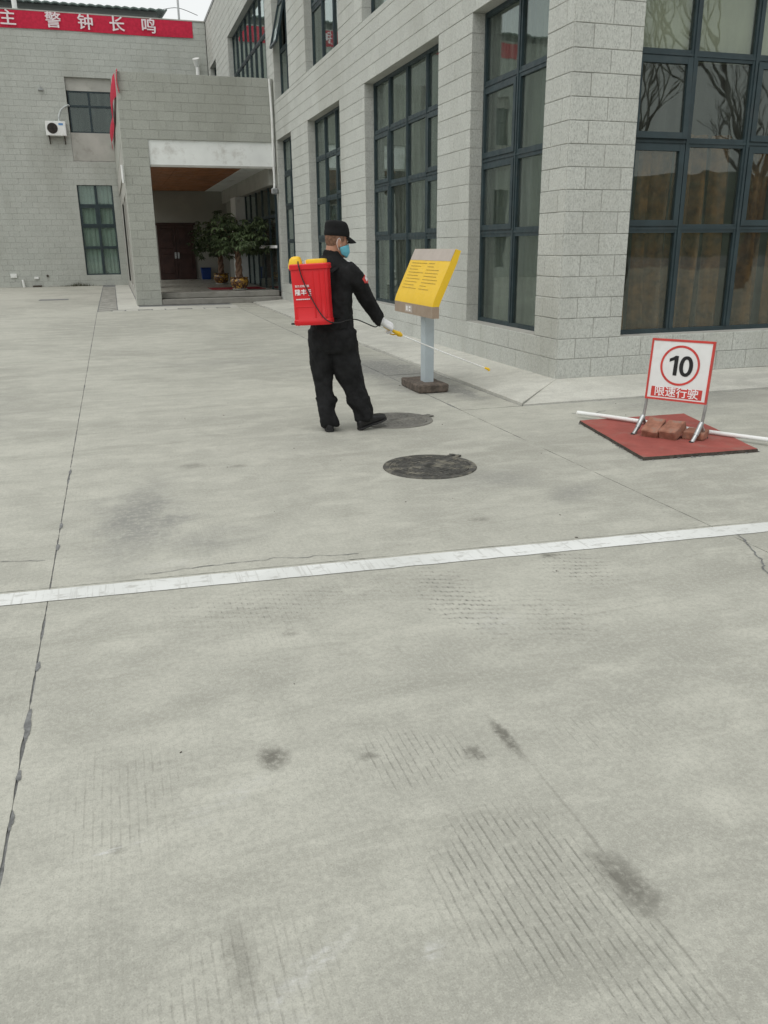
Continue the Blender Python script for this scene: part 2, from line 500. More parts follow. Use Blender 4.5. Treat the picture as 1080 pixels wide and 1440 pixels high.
def tube(b, pts, rad, n=8, cap=True, closed=False):
    pts = [NV(p) for p in pts]
    rads = rad if isinstance(rad, (list, tuple)) else [rad] * len(pts)
    rings = []
    up = None
    for i, p in enumerate(pts):
        d = (pts[min(i + 1, len(pts) - 1)] - pts[max(i - 1, 0)])
        d = d.normalized() if d.length > 1e-9 else NV((0, 0, 1))
        if up is None:
            up = NV((0, 0, 1)) if abs(d.z) < 0.9 else NV((1, 0, 0))
        a = d.cross(up)
        a.normalize()
        up = a.cross(d).normalized()
        rings.append([b.verts.new(p + (a * math.cos(2 * math.pi * k / n) + up * math.sin(2 * math.pi * k / n)) * rads[i]) for k in range(n)])
    for i in range(len(rings) - 1):
        for k in range(n):
            b.faces.new((rings[i][k], rings[i][(k + 1) % n], rings[i + 1][(k + 1) % n], rings[i + 1][k]))
    if cap:
        b.faces.new(rings[0][::-1])
        b.faces.new(rings[-1])


def spline(pts, n=8):
    pts = [NV(p) for p in pts]
    out = []
    for i in range(len(pts) - 1):
        p0, p1, p2, p3 = pts[max(i - 1, 0)], pts[i], pts[i + 1], pts[min(i + 2, len(pts) - 1)]
        for k in range(n):
            t = k / n
            out.append(0.5 * ((2 * p1) + (p2 - p0) * t + (2 * p0 - 5 * p1 + 4 * p2 - p3) * t * t + (3 * p1 - p0 - 3 * p2 + p3) * t ** 3))
    out.append(pts[-1])
    return out


def loft(b, rings, n=20, cap=True, power=2.0):
    """rings: (center, ax, ay, rx, ry) closed sections"""
    rs = []
    for c, ax, ay, rx, ry in rings:
        c, ax, ay = NV(c), NV(ax), NV(ay)
        ring = []
        for k in range(n):
            t = 2 * math.pi * k / n
            ct, st = math.cos(t), math.sin(t)
            ct = math.copysign(abs(ct) ** (2 / power), ct)
            st = math.copysign(abs(st) ** (2 / power), st)
            ring.append(b.verts.new(c + ax * (ct * rx) + ay * (st * ry)))
        rs.append(ring)
    for i in range(len(rs) - 1):
        for k in range(n):
            b.faces.new((rs[i][k], rs[i][(k + 1) % n], rs[i + 1][(k + 1) % n], rs[i + 1][k]))
    if cap:
        b.faces.new(rs[0][::-1])
        b.faces.new(rs[-1])


def remesh(b, voxel, name='tmp', smooth_it=4, fac=0.5):
    me = bpy.data.meshes.new(name)
    bmesh.ops.recalc_face_normals(b, faces=b.faces)
    b.to_mesh(me)
    b.free()
    o = bpy.data.objects.new(name, me)
    COL.objects.link(o)
    md = o.modifiers.new('r', 'REMESH')
    md.mode = 'VOXEL'
    md.voxel_size = voxel
    if smooth_it:
        sm = o.modifiers.new('s', 'SMOOTH')
        sm.iterations = smooth_it
        sm.factor = fac
    dg = bpy.context.evaluated_depsgraph_get()
    out = bpy.data.meshes.new_from_object(o.evaluated_get(dg))
    bpy.data.objects.remove(o)
    for p in out.polygons:
        p.use_smooth = True
    return out


def text(name, body, size, mat, parent, origin, u, n, bold=0.0, align='CENTER', xs=1.0, depth=0.001, **props):
    cu = bpy.data.curves.new(name, 'FONT')
    cu.body = body
    cu.size = size
    cu.align_x = align
    cu.align_y = 'CENTER'
    cu.extrude = depth
    cu.resolution_u = 3
    t = bpy.data.objects.new(name, cu)
    COL.objects.link(t)
    dg = bpy.context.evaluated_depsgraph_get()
    me = bpy.data.meshes.new_from_object(t.evaluated_get(dg))
    bpy.data.objects.remove(t)
    u, n = NV(u).normalized(), NV(n).normalized()
    w = n.cross(u)
    if bold:
        tb = bmesh.new()
        for j, (dx, dy) in enumerate(((-1, 0), (1, 0), (0, 1), (0, -1))):
            c2 = me.copy()
            c2.transform(Matrix.Translation((dx * bold, dy * bold * .6, j * .0003)))
            tb.from_mesh(c2)
            bpy.data.meshes.remove(c2)
        tb.to_mesh(me)
        tb.free()
    mt = Matrix((u * xs, w, n)).transposed().to_4x4()
    me.transform(mt)
    me.transform(Matrix.Translation(origin))
    return obj(name, me, mat, parent, **props)


# ------------------------------------------------------------------ blockwork
def block_geo(w, h, d, c=0.0045):
    v = [(c, 0, c), (w - c, 0, c), (w - c, 0, h - c), (c, 0, h - c),
         (0, c, 0), (w, c, 0), (w, c, h), (0, c, h), (0, d, 0), (w, d, 0), (w, d, h), (0, d, h)]
    f = [(0, 1, 2, 3), (4, 5, 1, 0), (5, 6, 2, 1), (6, 7, 3, 2), (7, 4, 0, 3),
         (8, 9, 5, 4), (9, 10, 6, 5), (10, 11, 7, 6), (11, 8, 4, 7)]
    return v, f


_bm_cache = {}


class Blocks:
    """collects the blocks of one building; the 300 that show largest become parts, the rest one part"""
    def __init__(self):
        self.items = []

    def wall(self, origin, rot, u0, u1, zs, openings, length=0.44, depth=0.24, gap=0.007, start=0.0, jit=0.0015):
        """origin: world point of u=0,z=0; rot 0 faces -Y (u=+X), -90deg faces -X (u=-Y)"""
        rm = Matrix.Rotation(rot, 3, 'Z')
        for k in range(len(zs) - 1):
            z0, z1 = zs[k], zs[k + 1]
            cuts = {u0, u1}
            off = start + (length / 2 if k % 2 else 0)
            x = u0 + off - length * math.ceil(off / length)
            joints = []
            while x < u1 + length:
                joints.append(x)
                x += length
            segs = [(u0, u1)]
            for (a, b_, c, d) in openings:
                if c < (z0 + z1) / 2 < d:
                    ns = []
                    for s in segs:
                        if b_ <= s[0] or a >= s[1]:
                            ns.append(s)
                            continue
                        if s[0] < a:
                            ns.append((s[0], a))
                        if s[1] > b_:
                            ns.append((b_, s[1]))
                    segs = ns
            for s in segs:
                js = [s[0]] + [j for j in joints if s[0] + 0.11 < j < s[1] - 0.11] + [s[1]]
                for i in range(len(js) - 1):
                    a = js[i] + (gap / 2)
                    b_ = js[i + 1] - (gap / 2)
                    w, h = b_ - a, z1 - z0 - gap
                    if w < 0.02 or h < 0.02:
                        continue
                    o = NV(origin) + rm @ NV((a, random.uniform(-jit, jit), z0 + gap / 2))
                    self.items.append((o, rot, w, h, depth))

    def build(self, parent, mat, limit=300):
        base = parent.matrix_world.inverted() if False else Matrix.Translation(-parent.location)
        sc = []
        for it in self.items:
            o, rot, w, h, d = it
            rm = Matrix.Rotation(rot, 3, 'Z')
            pts = [project(o + rm @ NV(q)) for q in ((0, 0, 0), (w, 0, 0), (w, 0, h), (0, 0, h))]
            a = 0
            if all(pts):
                cx = sum(p[0] for p in pts) / 4
                cy = sum(p[1] for p in pts) / 4
                if -5 < cx < 1085 and -5 < cy < 1445:
                    nrm = rm @ NV((0, -1, 0))
                    if (NV((0, 0, CAMZ)) - o).dot(nrm) > 0:
                        a = abs(sum(pts[i][0] * pts[(i + 1) % 4][1] - pts[(i + 1) % 4][0] * pts[i][1] for i in range(4))) / 2
            sc.append(a)
        order = sorted(range(len(sc)), key=lambda i: -sc[i])
        V, F = [], []
        for rank, i in enumerate(order):
            o, rot, w, h, d = self.items[i]
            if rank < limit and sc[i] > 20:
                key = (round(w, 3), round(h, 3), round(d, 3), mat)
                me = _bm_cache.get(key)
                if me is None:
                    me = mesh_py('block', *block_geo(w, h, d))
                    me.materials.append(M[mat])
                    _bm_cache[key] = me
                ob = bpy.data.objects.new('block', me)
                ob.location = o - parent.location
                ob.rotation_euler = (0, 0, rot)
                link(ob, parent)
            else:
                v, f = block_geo(w, h, d)
                rm = Matrix.Rotation(rot, 3, 'Z')
                n0 = len(V)
                V += [tuple(o - parent.location + rm @ NV(q)) for q in v]
                F += [tuple(n0 + q for q in ff) for ff in f]
        if V:
            obj('blocks', mesh_py('blocks', V, F), mat, parent, kind='stuff')


def core(name, parent, axis, plane0, plane1, u0, u1, z0, z1, openings, mat, inset=0.007):
    """wall body minus openings; axis 'x': u along X, thickness in Y"""
    us = sorted({u0, u1, *[max(u0, min(u1, q)) for o in openings for q in (o[0] - inset, o[1] + inset)]})
    zs = sorted({z0, z1, *[max(z0, min(z1, q)) for o in openings for q in (o[2] - inset, o[3] + inset)]})
    b = bmesh.new()
    for i in range(len(us) - 1):
        run = None
        for k in range(len(zs) - 1):
            cu, cz = (us[i] + us[i + 1]) / 2, (zs[k] + zs[k + 1]) / 2
            hole = any(o[0] - inset <= cu <= o[1] + inset and o[2] - inset <= cz <= o[3] + inset for o in openings)
            if not hole:
                run = (zs[k], zs[k + 1]) if run is None else (run[0], zs[k + 1])
            if (hole or k == len(zs) - 2) and run is not None:
                if axis == 'x':
                    box(b, us[i], us[i + 1], plane0, plane1, *run)
                else:
                    box(b, plane0, plane1, us[i], us[i + 1], *run)
                run = None
    return obj(name, b, mat, parent)


def window(parent, origin, rot, w, h, cols, rows, sashes=(), depth=0.07, bar=0.055, mull=0.11, pane_mat='glass', tilt=None, outer=0.055):
    """frame part with sash and pane sub-parts; origin = lower left corner of the opening seen from outside, at the frame's front face.
    cols, rows: positions of mullion and transom centres"""
    rm = Matrix.Translation(NV(origin) - parent.location) @ Matrix.Rotation(rot, 4, 'Z')
    b = bmesh.new()
    box(b, 0, outer, 0, depth, 0, h)
    box(b, w - outer, w, 0, depth, 0, h)
    box(b, outer, w - outer, 0.002, depth, 0, outer)
    box(b, outer, w - outer, 0.002, depth, h - outer, h)
    xs = [outer] + [q for c in cols for q in (c - mull / 2, c + mull / 2)] + [w - outer]
    zs = [outer] + [q for r_ in rows for q in (r_ - mull / 2, r_ + mull / 2)] + [h - outer]
    for r_ in rows:
        box(b, outer, w - outer, 0.004, depth, r_ - mull / 2, r_ + mull / 2)
        box(b, outer, w - outer, -0.006, 0.004, r_ - 0.012, r_ + 0.012)
    for c in cols:
        box(b, c - mull / 2, c + mull / 2, 0.0, depth, outer, h - outer)
        box(b, c - 0.016, c + 0.016, -0.012, 0.0, outer, h - outer)
    bmesh.ops.transform(b, matrix=rm, verts=b.verts)
    fr = obj('window', b, 'frame', parent)
    for i in range(len(xs) // 2):
        for k in range(len(zs) // 2):
            x0, x1, z0, z1 = xs[2 * i], xs[2 * i + 1], zs[2 * k], zs[2 * k + 1]
            hinge = Matrix.Identity(4)
            if tilt and (i, k) in tilt:
                hinge = Matrix.Translation((0, -0.005, z1)) @ Matrix.Rotation(R(-tilt[(i, k)]), 4, 'X') @ Matrix.Translation((0, 0, -z1))
            in_ = 0.0
            if (i, k) in sashes:
                in_ = 0.048
                sb = bmesh.new()
                x0s, x1s, z0s, z1s = x0 - 0.018, x1 + 0.018, z0 - 0.018, z1 + 0.018
                box(sb, x0s, x0 + in_, -0.016, 0.045, z0s, z1s)
                box(sb, x1 - in_, x1s, -0.016, 0.045, z0s, z1s)
                box(sb, x0 + in_, x1 - in_, -0.014, 0.045, z0s, z0 + in_)
                box(sb, x0 + in_, x1 - in_, -0.014, 0.045, z1 - in_, z1s)
                bmesh.ops.transform(sb, matrix=rm @ hinge, verts=sb.verts)
                obj('sash', sb, 'frame', fr)
            pb = bmesh.new()
            yy = 0.012 if in_ else 0.030
            box(pb, x0 + in_ - .004, x1 - in_ + .004, yy, yy + 0.008, z0 + in_ - .004, z1 - in_ + .004)
            bmesh.ops.transform(pb, matrix=rm @ hinge, verts=pb.verts)
            obj('pane', pb, pane_mat, fr)
    return fr


def curtain(name, label, mat, x0, x1, z0, z1, loc, rz, folds=9, amp=0.045, cat='curtain', group=None, gaps=()):
    b = bmesh.new()
    n = max(24, int((x1 - x0) * 46))
    rows = 7
    grid = []
    rs = random.Random(int(abs(loc[0] * 100 + loc[1] * 31)))
    ph = [rs.uniform(0, 6.28) for _ in range(4)]
    for k in range(rows + 1):
        t = k / rows
        row = []
        for i in range(n + 1):
            s = i / n
            x = x0 + (x1 - x0) * s
            a = amp * (0.6 + 0.5 * (1 - t))
            y = a * math.sin(2 * math.pi * folds * s + ph[0] + 0.4 * math.sin(3 * t + ph[1])) + 0.35 * a * math.sin(2 * math.pi * folds * 2.3 * s + ph[2])
            row.append(b.verts.new((x + 0.02 * math.sin(5 * t + s * 12), y, z0 + (z1 - z0) * t)))
        grid.append(row)
    for k in range(rows):
        for i in range(n):
            s = (i + .5) / n
            if any(a < s < c for a, c in gaps):
                continue
            b.faces.new((grid[k][i], grid[k][i + 1], grid[k + 1][i + 1], grid[k + 1][i]))
    loose = [v for v in b.verts if not v.link_faces]
    bmesh.ops.delete(b, geom=loose, context='VERTS')
    o = obj(name, b, mat, None, smooth=80, label=label, category=cat, group=group)
    o.location = loc
    o.rotation_euler = (0, 0, rz)
    return o


# ------------------------------------------------------------------ ground
ground = obj('ground', mesh_py('ground', [(-300, -300, -.0045), (300, -300, -.0045), (300, 300, -.0045), (-300, 300, -.0045)], [(0, 1, 2, 3)]), 'joint', None, kind='structure')


def slab(name, corners, parent, mat='concrete', gap=0.0030, jit=0.0045, z=0.0, thick=0.03, step=None):
    """concrete slab with a worn edge; corners counter-clockwise, (x, y) or (x, y, z)"""
    cs = [NV((c[0], c[1], c[2] if len(c) > 2 else z)) for c in corners]
    cen = sum(cs, NV()) / len(cs)
    pts = []
    n = len(cs)
    for i in range(n):
        a, b_ = cs[i], cs[(i + 1) % n]
        d = b_ - a
        L = d.length
        inn = NV((-d.y, d.x, 0)).normalized()
        t = 0.0
        while t < L - 1e-3:
            p = a + d * (t / L)
            dist = (p.xy - NV((0, 0)).xy).length
            nn = noise.noise(NV((p.x * 9, p.y * 9, 3.1))) * jit + noise.noise(NV((p.x * 38, p.y * 38, 8))) * jit * 0.6
            chip = max(0, noise.noise(NV((p.x * 3.1, p.y * 3.1, 1.7))) - 0.25) * jit * 3
            e = gap + nn + chip
            if t == 0:
                prev = (a - cs[i - 1]).normalized()
                inp = NV((-prev.y, prev.x, 0))
                p = p + (inn + inp) * gap
            else:
                p = p + inn * e
            pts.append(p)
            t += step or (0.03 if dist < 8 else 0.12 if dist < 16 else 0.6)
    b = bmesh.new()
    top = [b.verts.new(p) for p in pts]
    bot = [b.verts.new(p - NV((0, 0, thick))) for p in pts]
    f = b.faces.new(top)
    m = len(top)
    for i in range(m):
        b.faces.new((bot[i], bot[(i + 1) % m], top[(i + 1) % m], top[i]))
    bmesh.ops.triangulate(b, faces=[f])
    return obj(name, b, mat, parent)


def jl(y):
    return -0.438 - 0.0035 * y


def jt(x):
    return 3.985 - 0.0737 * x


JR = 3.17
slab('slab', [(-40, -30), (jl(-30), -30), (jl(jt(-.45)), jt(-.45)), (-40, jt(-40))], ground)
slab('slab', [(jl(-30), -30), (JR, -30), (JR, jt(JR)), (jl(jt(-.45)), jt(-.45))], ground)
slab('slab', [(JR, -30), (40, -30), (40, 1.0), (JR, jt(JR))], ground)
slab('slab', [(-40, jt(-40)), (jl(jt(-.45)), jt(-.45)), (jl(13.1), 13.1), (-40, 13.6)], ground)
slab('slab', [(jl(jt(-.45)), jt(-.45)), (JR, jt(JR)), (JR, 12.5), (jl(13.1), 13.1)], ground)
slab('slab', [(JR, jt(JR)), (40, 1.0), (40, 7.52), (JR, 7.52)], ground)
slab('slab', [(-40, 13.6), (jl(13.1), 13.1), (jl(23.3), 23.3), (-40, 23.3)], ground, gap=0.004, jit=0.003)
slab('slab', [(jl(13.1), 13.1), (JR, 12.5), (JR, 23.3), (jl(23.3), 23.3)], ground, gap=0.004, jit=0.003)
slab('slab', [(-40, 23.3), (-0.52, 23.3), (-0.52, 40.4), (-40, 40.4)], ground, gap=0.004, jit=0.003)
slab('slab', [(0.0, 23.75), (3.25, 23.75), (3.25, 24.7), (0.0, 24.7)], ground, mat='apron')
slab('slab', [(0.0, 24.7), (0.58, 24.7), (0.58, 40.4), (0.0, 40.4)], ground, mat='apron')

# drain cover slabs along the facade
y = 7.53
k = 0
while y < 25.0:
    L = 0.50 + random.uniform(-0.01, 0.01)
    ob = slab('drain_cover', [(3.178, y), (3.838, y), (3.838, y + L), (3.178, y + L)], ground, mat='concrete', gap=0.004 + random.uniform(0, .004), jit=0.005, z=random.uniform(-0.002, 0.002), step=0.06 if y < 14 else 0.2)
    y += L
# pavers: strip towards the rear building and the row before the porch step
for i in range(30):
    y = 23.6 + i * 0.5
    slab('paver', [(-0.51, y), (-0.01, y), (-0.01, y + .5), (-0.51, y + .5)], ground, mat='old_paver', gap=0.012, z=random.uniform(-.002, .002), step=0.2)
for i in range(11):
    x = -0.5 + i * 0.345
    slab('paver', [(x, 23.32), (x + .345, 23.32), (x + .345, 23.60 if i < 2 else 23.73), (x, 23.60 if i < 2 else 23.73)], ground, mat='old_paver' if i % 3 == 0 else 'apron', gap=0.022, z=random.uniform(-.004, .003), step=0.1)

# sloping aprons at the foot of the walls
ys = [8.54, 11.4, 14.6, 17.8, 21.0, 25.1]
for i in range(len(ys) - 1):
    a0 = 7.53 if i == 0 else ys[i]
    slab('apron', [(3.845, a0, 0.028), (4.80, ys[i], .082), (4.80, ys[i + 1], .082), (3.845, ys[i + 1], .028)], ground, mat='apron', thick=0.09, gap=0.005, jit=0.005)
xs_ = [4.77, 8.0, 11.5, 16.0]
for i in range(3):
    a0 = 3.86 if i == 0 else xs_[i]
    slab('apron', [(a0, 7.54, 0.012), (xs_[i + 1], 7.54, .012), (xs_[i + 1], 8.57, .075), (xs_[i] if i else 4.80, 8.57, .08)], ground, mat='apron', thick=0.09, gap=0.005, jit=0.005)

# the white line, with its broken edge
b = bmesh.new()
n = 260
vv = []
for i in range(n + 1):
    x = -9 + i * (17.0 / n)
    yt = jt(x) - 0.030 + noise.noise(NV((x * 8, 1, 0))) * 0.005
    yb = jt(x) - 0.175 + noise.noise(NV((x * 8, 9, 0))) * 0.006
    vv.append((b.verts.new((x, yb, 0.0035)), b.verts.new((x, yt, 0.0035))))
for i in range(n):
    x = -9 + (i + .5) * (17.0 / n)
    if abs(x - jl(4.0)) < 0.015:
        continue
    b.faces.new((vv[i][0], vv[i + 1][0], vv[i + 1][1], vv[i][1]))
obj('road_marking', b, 'road_paint', None, kind='structure')

# cracks
def crack(pts, w, z=0.003):
    b = bmesh.new()
    P = []
    pts = [NV((p[0], p[1], 0)) for p in pts]
    for i in range(len(pts) - 1):
        m = max(2, int((pts[i + 1] - pts[i]).length / 0.02))
        for k in range(m):
            p = pts[i].lerp(pts[i + 1], k / m)
            P.append(p + NV((noise.noise(p * 14), noise.noise(p * 14 + NV((5, 5, 5))), 0)) * 0.028)
    P.append(pts[-1])
    pr = None
    for i, p in enumerate(P):
        d = (P[min(i + 1, len(P) - 1)] - P[max(0, i - 1)]).normalized()
        s = NV((-d.y, d.x, 0)) * w * (0.35 + abs(noise.noise(p * 25)) * 1.6)
        q = (b.verts.new(p + s + NV((0, 0, z))), b.verts.new(p - s + NV((0, 0, z))))
        if pr:
            b.faces.new((pr[0], pr[1], q[1], q[0]))
        pr = q
    obj('crack', b, 'joint', ground)


crack([(3.25, 3.72), (3.17, 3.45), (3.10, 3.35), (3.06, 3.22), (2.96, 3.05), (3.0, 2.8)], 0.006)
crack([(-0.5, 4.42), (-0.9, 4.5), (-1.3, 4.75)], 0.003)
crack([(0.0, 4.05), (0.55, 4.06), (1.1, 3.98)], 0.003)
b = bmesh.new()
for yy, w_, l_ in ((3.18, .010, .035), (2.74, .011, .09), (2.44, .007, .03), (5.0, .010, .05), (4.62, .009, .06), (2.22, .006, .05), (6.3, .010, .07)):
    ring = []
    for k in range(22):
        a = 6.2832 * k / 22
        q = 1 + .55 * noise.noise(NV((math.cos(a) * 1.6, math.sin(a) * 1.6, yy * 7)))
        ring.append(b.verts.new((jl(yy) + .004 + w_ * q * math.cos(a), yy + l_ * q * math.sin(a), .0025)))
    b.faces.new(ring)
obj('sealant', b, 'joint', ground, kind='stuff')
crack([(4.1, 7.0), (4.35, 6.95), (4.5, 7.02)], 0.006)

# debris specks
b = bmesh.new()
for i in range(34):
    y = random.uniform(2.2, 9.5)
    x = random.uniform(-0.3, 0.45) * y + 0.30 * y
    s = random.uniform(0.002, 0.006)
    bmesh.ops.create_icosphere(b, subdivisions=1, radius=1, matrix=Matrix.Translation((x, y, s * .3)) @ Matrix.Rotation(random.uniform(0, 3), 4, 'Z') @ Matrix.Diagonal((s * random.uniform(1, 2.2), s, s * .5, 1)))
obj('debris', b, 'dark_edge', None, kind='stuff')

# ------------------------------------------------------------------ office building
AX, BY, HEAD, SILL, HT = 4.77, 8.54, 4.435, 0.53, 10.7
US, UH = 5.46, 8.82
YE = 25.3
office = thing('office_building', 'grey block office building with tall dark framed windows rising on two sides of a corner', 'building', (AX, BY, 0))
lowA = [(9.11, 11.20), (12.42, 16.24), (18.08, 21.10), (23.10, 25.08)]
upA = [(9.11, 11.20), (12.42, 16.33), (18.07, 21.08), (23.10, 25.05)]
wing = [(26.1, 33.75), (37.4, 39.4)]
opA = [(a, b_, SILL, HEAD) for a, b_ in lowA] + [(a, b_, US, UH) for a, b_ in upA] + [(a, b_, 5.95, UH) for a, b_ in wing]
opB = [(5.61, 8.93, SILL, HEAD), (10.6, 13.92, SILL, HEAD), (5.61, 8.93, US, UH), (10.6, 13.92, US, UH)]
L0 = NV(office.location)


def shift(o, ax):
    return [(a - (BY if ax == 'y' else AX), b_ - (BY if ax == 'y' else AX), c, d) for a, b_, c, d in o]


core('wall', office, 'y', 0.008, 0.30, 0.01, YE - BY + .2, 0.0, HT, shift([o for o in opA if o[0] < YE], 'y'), 'mortar')
core('wall', office, 'y', 0.008, 0.30, YE - BY + .2, 43 - BY, 4.55, HT, shift([o for o in opA if o[0] > YE], 'y'), 'mortar')
core('wall', office, 'x', 0.008, 0.30, 0.30, 16 - AX, 0.0, HT, shift(opB, 'x'), 'mortar')
obj('wall', bx(16 - AX - .3, 16 - AX, .30, 43 - BY, 0, HT), 'plaster', office)
obj('wall', bx(0.30, 16 - AX - .3, 42.7 - BY, 43 - BY, 0, HT), 'plaster', office)
obj('roof', bx(-0.02, 16 - AX + .02, -0.02, 43 - BY, HT, HT + .12), 'far_grey', office)
# rooms behind the glass
obj('floor_slab', bx(0.30, 16 - AX - .3, 0.30, 42.7 - BY, 4.60, 5.10), 'room', office)
obj('floor_slab', bx(0.30, 16 - AX - .3, 0.30, 42.7 - BY, 0.02, 0.15), 'room', office)
obj('partition', bx(5.4, 5.5, 0.30, 42.7 - BY, 0.15, 4.60), 'room', office)
obj('partition', bx(5.4, 5.5, 0.30, 42.7 - BY, 5.10, HT), 'room', office)
for yy in (11.7, 17.1, 22.0):
    obj('partition', bx(0.30, 5.4, yy - BY, yy - BY + .12, 0.15, 4.60), 'room', office)

zsl = [-0.02, 0.073, 0.30]
zz = SILL
while zz < HEAD - 0.01:
    zsl.append(zz)
    zz += (HEAD - SILL) / 17
zsl += [HEAD + i * 0.2297 for i in range(5)] + [US]
zsu = [US + i * 0.24 for i in range(1, 15)] + [UH]
zz = UH + 0.235
while zz < HT:
    zsu.append(zz)
    zz += 0.235
zall = zsl + zsu + [HT]
BL = Blocks()
BL.wall((AX, 0, 0), R(-90), -YE, -(BY + 0.006), zall, [(-o[1], -o[0], o[2], o[3]) for o in opA if o[0] < YE], start=0.1)
BL.wall((AX, 0, 0), R(-90), -40.08, -YE, [z for z in zall if z > 4.5], [(-o[1], -o[0], o[2], o[3]) for o in opA if o[0] > YE])
BL.wall((0, BY, 0), 0, AX + 0.012, 16, zall, opB, start=0.23)
BL.build(office, 'block')

DEP = 0.18


def winA(y0, y1, z0, z1, ncol, rows, sashes=(), tilt=None):
    w = y1 - y0
    return window(office, (AX + DEP, y1, z0), R(-90), w, z1 - z0, [w * (i + 1) / ncol for i in range(ncol - 1)], [r_ - z0 for r_ in rows], sashes, tilt=tilt)


rowsL = [1.73, 2.65, 3.57]
winA(*lowA[0], SILL, HEAD, 2, rowsL, {(0, 1), (0, 2)})
winA(*lowA[1], SILL, HEAD, 4, rowsL, {(0, 1), (0, 2), (3, 1), (3, 2)})
winA(*lowA[2], SILL, HEAD, 3, rowsL, {(0, 1), (2, 2)})
winA(*lowA[3], SILL, HEAD, 2, rowsL, {(0, 2)})
rowsU = [6.75, 7.85]
winA(*upA[0], US, UH, 2, rowsU, {(0, 1)})
winA(*upA[1], US, UH, 4, rowsU, {(0, 1), (3, 1)})
winA(*upA[2], US, UH, 3, rowsU, {(0, 1), (2, 1)})
winA(*upA[3], US, UH, 2, [6.66, 7.85], {(0, 1)}, tilt={(0, 1): 14})
winA(*wing[0], 5.95, UH, 8, [6.35, 7.55])
winA(*wing[1], 5.95, UH, 2, [7.4])
cB = [0.775, 1.605, 2.44]
window(office, (5.61, BY + .16, SILL), 0, 3.32, HEAD - SILL, cB, [1.735 - SILL, 2.665 - SILL, 3.55 - SILL],
       {(0, 1), (0, 2), (2, 1), (2, 2)}, pane_mat='glass_b', mull=0.095, tilt={(0, 2): 1.6})
for (a, b_, c, d) in opB[1:]:
    window(office, (a, BY + .16, c), 0, b_ - a, d - c, cB, [0.31 * (d - c), 0.55 * (d - c), 0.78 * (d - c)], {(0, 1), (2, 1)}, pane_mat='glass_b', mull=0.095)
# sloped sills
for (a, b_, c, d) in opB[:1]:
    obj('sill', bx(a - AX + .003, b_ - AX - .003, 0.02, 0.16, SILL - .03, SILL + .006), 'plaster', office)
for a, b_ in lowA:
    obj('sill', bx(0.02, DEP, a - BY + .003, b_ - BY - .003, SILL - .03, SILL + .006), 'plaster', office)

curtain('curtain', 'brown drapes hanging in folds behind the big window by the speed sign', 'brown_curtain', 5.55, 9.0, 0.2, 2.78, (0, BY + .40, 0), 0, 13, 0.10, gaps=((0.09, 0.115), (0.225, 0.255), (0.365, 0.38), (0.49, 0.525), (0.65, 0.67), (0.80, 0.83)))  # slits added between drapes; their dark stands in for shade in the folds
bl = obj('roller_blind', bx(5.62, 8.92, BY + .245, BY + .252, 3.50, 4.43), 'blind', None, label='pale roller blind behind the top row of panes above brown drapes', category='blind')
lab = ['grey curtain behind the two column window nearest the building corner', 'grey curtain behind the wide four column window beyond the yellow board',
       'grey curtain behind the three column window above the man with the cap', 'grey curtain behind the narrow window nearest the porch']
for (a, b_), lb in zip(lowA, lab):
    curtain('curtain', lb, 'pale_curtain', 0, b_ - a + .3, 0.2, 4.5, (AX + .36, b_ + .15, 0), R(-90), int((b_ - a) * 5), 0.022, gaps=((0.30, 0.34),) if b_ < 12 else ((0.55, 0.6),))
for (a, b_), lb in zip(upA[1:3] + wing[:1], ['pale curtain behind the upper four column window over the yellow board', 'pale curtain behind the upper window left of the gap above the man', 'pale curtain behind the long upper window over the porch roof']):
    curtain('curtain', lb, 'pale_curtain', 0, b_ - a + .3, 5.2, 9.0, (AX + .36, b_ + .15, 0), R(-90), int((b_ - a) * 5), 0.022, gaps=((0.4, 0.5),))

# ------------------------------------------------------------------ porch
PY, PX0, PX1 = 25.3, 0.55, 4.76
PT, PO, PF = 6.05, 4.41, 3.77
porch = thing('entrance_porch', 'grey block entrance porch with white lintel and brown ceiling beside the office', 'porch', (PX0, PY, 0))


def pb(x0, x1, y0, y1, z0, z1, bev=0):
    return bx(x0 - PX0, x1 - PX0, y0 - PY, y1 - PY, z0, z1, bev=bev)


obj('parapet', pb(PX0 + .008, PX1, PY + .008, PY + .35, PO, PT - .006), 'mortar', porch)
obj('parapet', pb(PX0 + .008, PX0 + .30, PY + .35, 40.08, PF, PT - .006), 'plaster', porch)
obj('pillar', pb(PX0 + .008, 1.25 - .008, PY + .008, PY + 1.1, 0, PO), 'mortar', porch)
obj('side_wall', pb(PX0 + .05, 0.95, PY + 1.1, 37.0, 3.25, PF), 'plaster', porch)
obj('side_wall', pb(PX0 + .05, 0.95, PY + 1.1, 37.0, 0, .30), 'plaster', porch)
for y0 in (29.4, 33.2):  # open bays between these pillars added to let daylight into the porch
    obj('pillar', pb(PX0 + .05, 0.95, y0, y0 + .8, .30, 3.25), 'plaster', porch)
obj('side_wall', pb(PX0 + .05, 0.95, 37.0, 40.08, 0, PF), 'plaster', porch)
obj('roof', pb(PX0 + .30, PX1, PY + .35, 40.05, 4.35, 4.55), 'far_grey', porch)
obj('lintel', pb(1.25, PX1 - .01, PY + .045, PY + .40, PF, PO), 'white_plaster', porch)
obj('lintel_trim', pb(1.25, PX1 - .01, PY + .03, PY + .12, PF - .055, PF), 'plaster', porch)
obj('ceiling', pb(3.92, PX1, PY + .4, 37.0, PF + .02, PF + .10), 'white_plaster', porch)
for i in range(8):
    x0 = 0.95 + i * (2.97 / 8)
    obj('ceiling_panel', pb(x0 + .004, x0 + 2.97 / 8 - .004, PY + .4, 36.95, PF + .03 - (i % 2) * .004, PF + .08), 'wood_ceiling', porch)
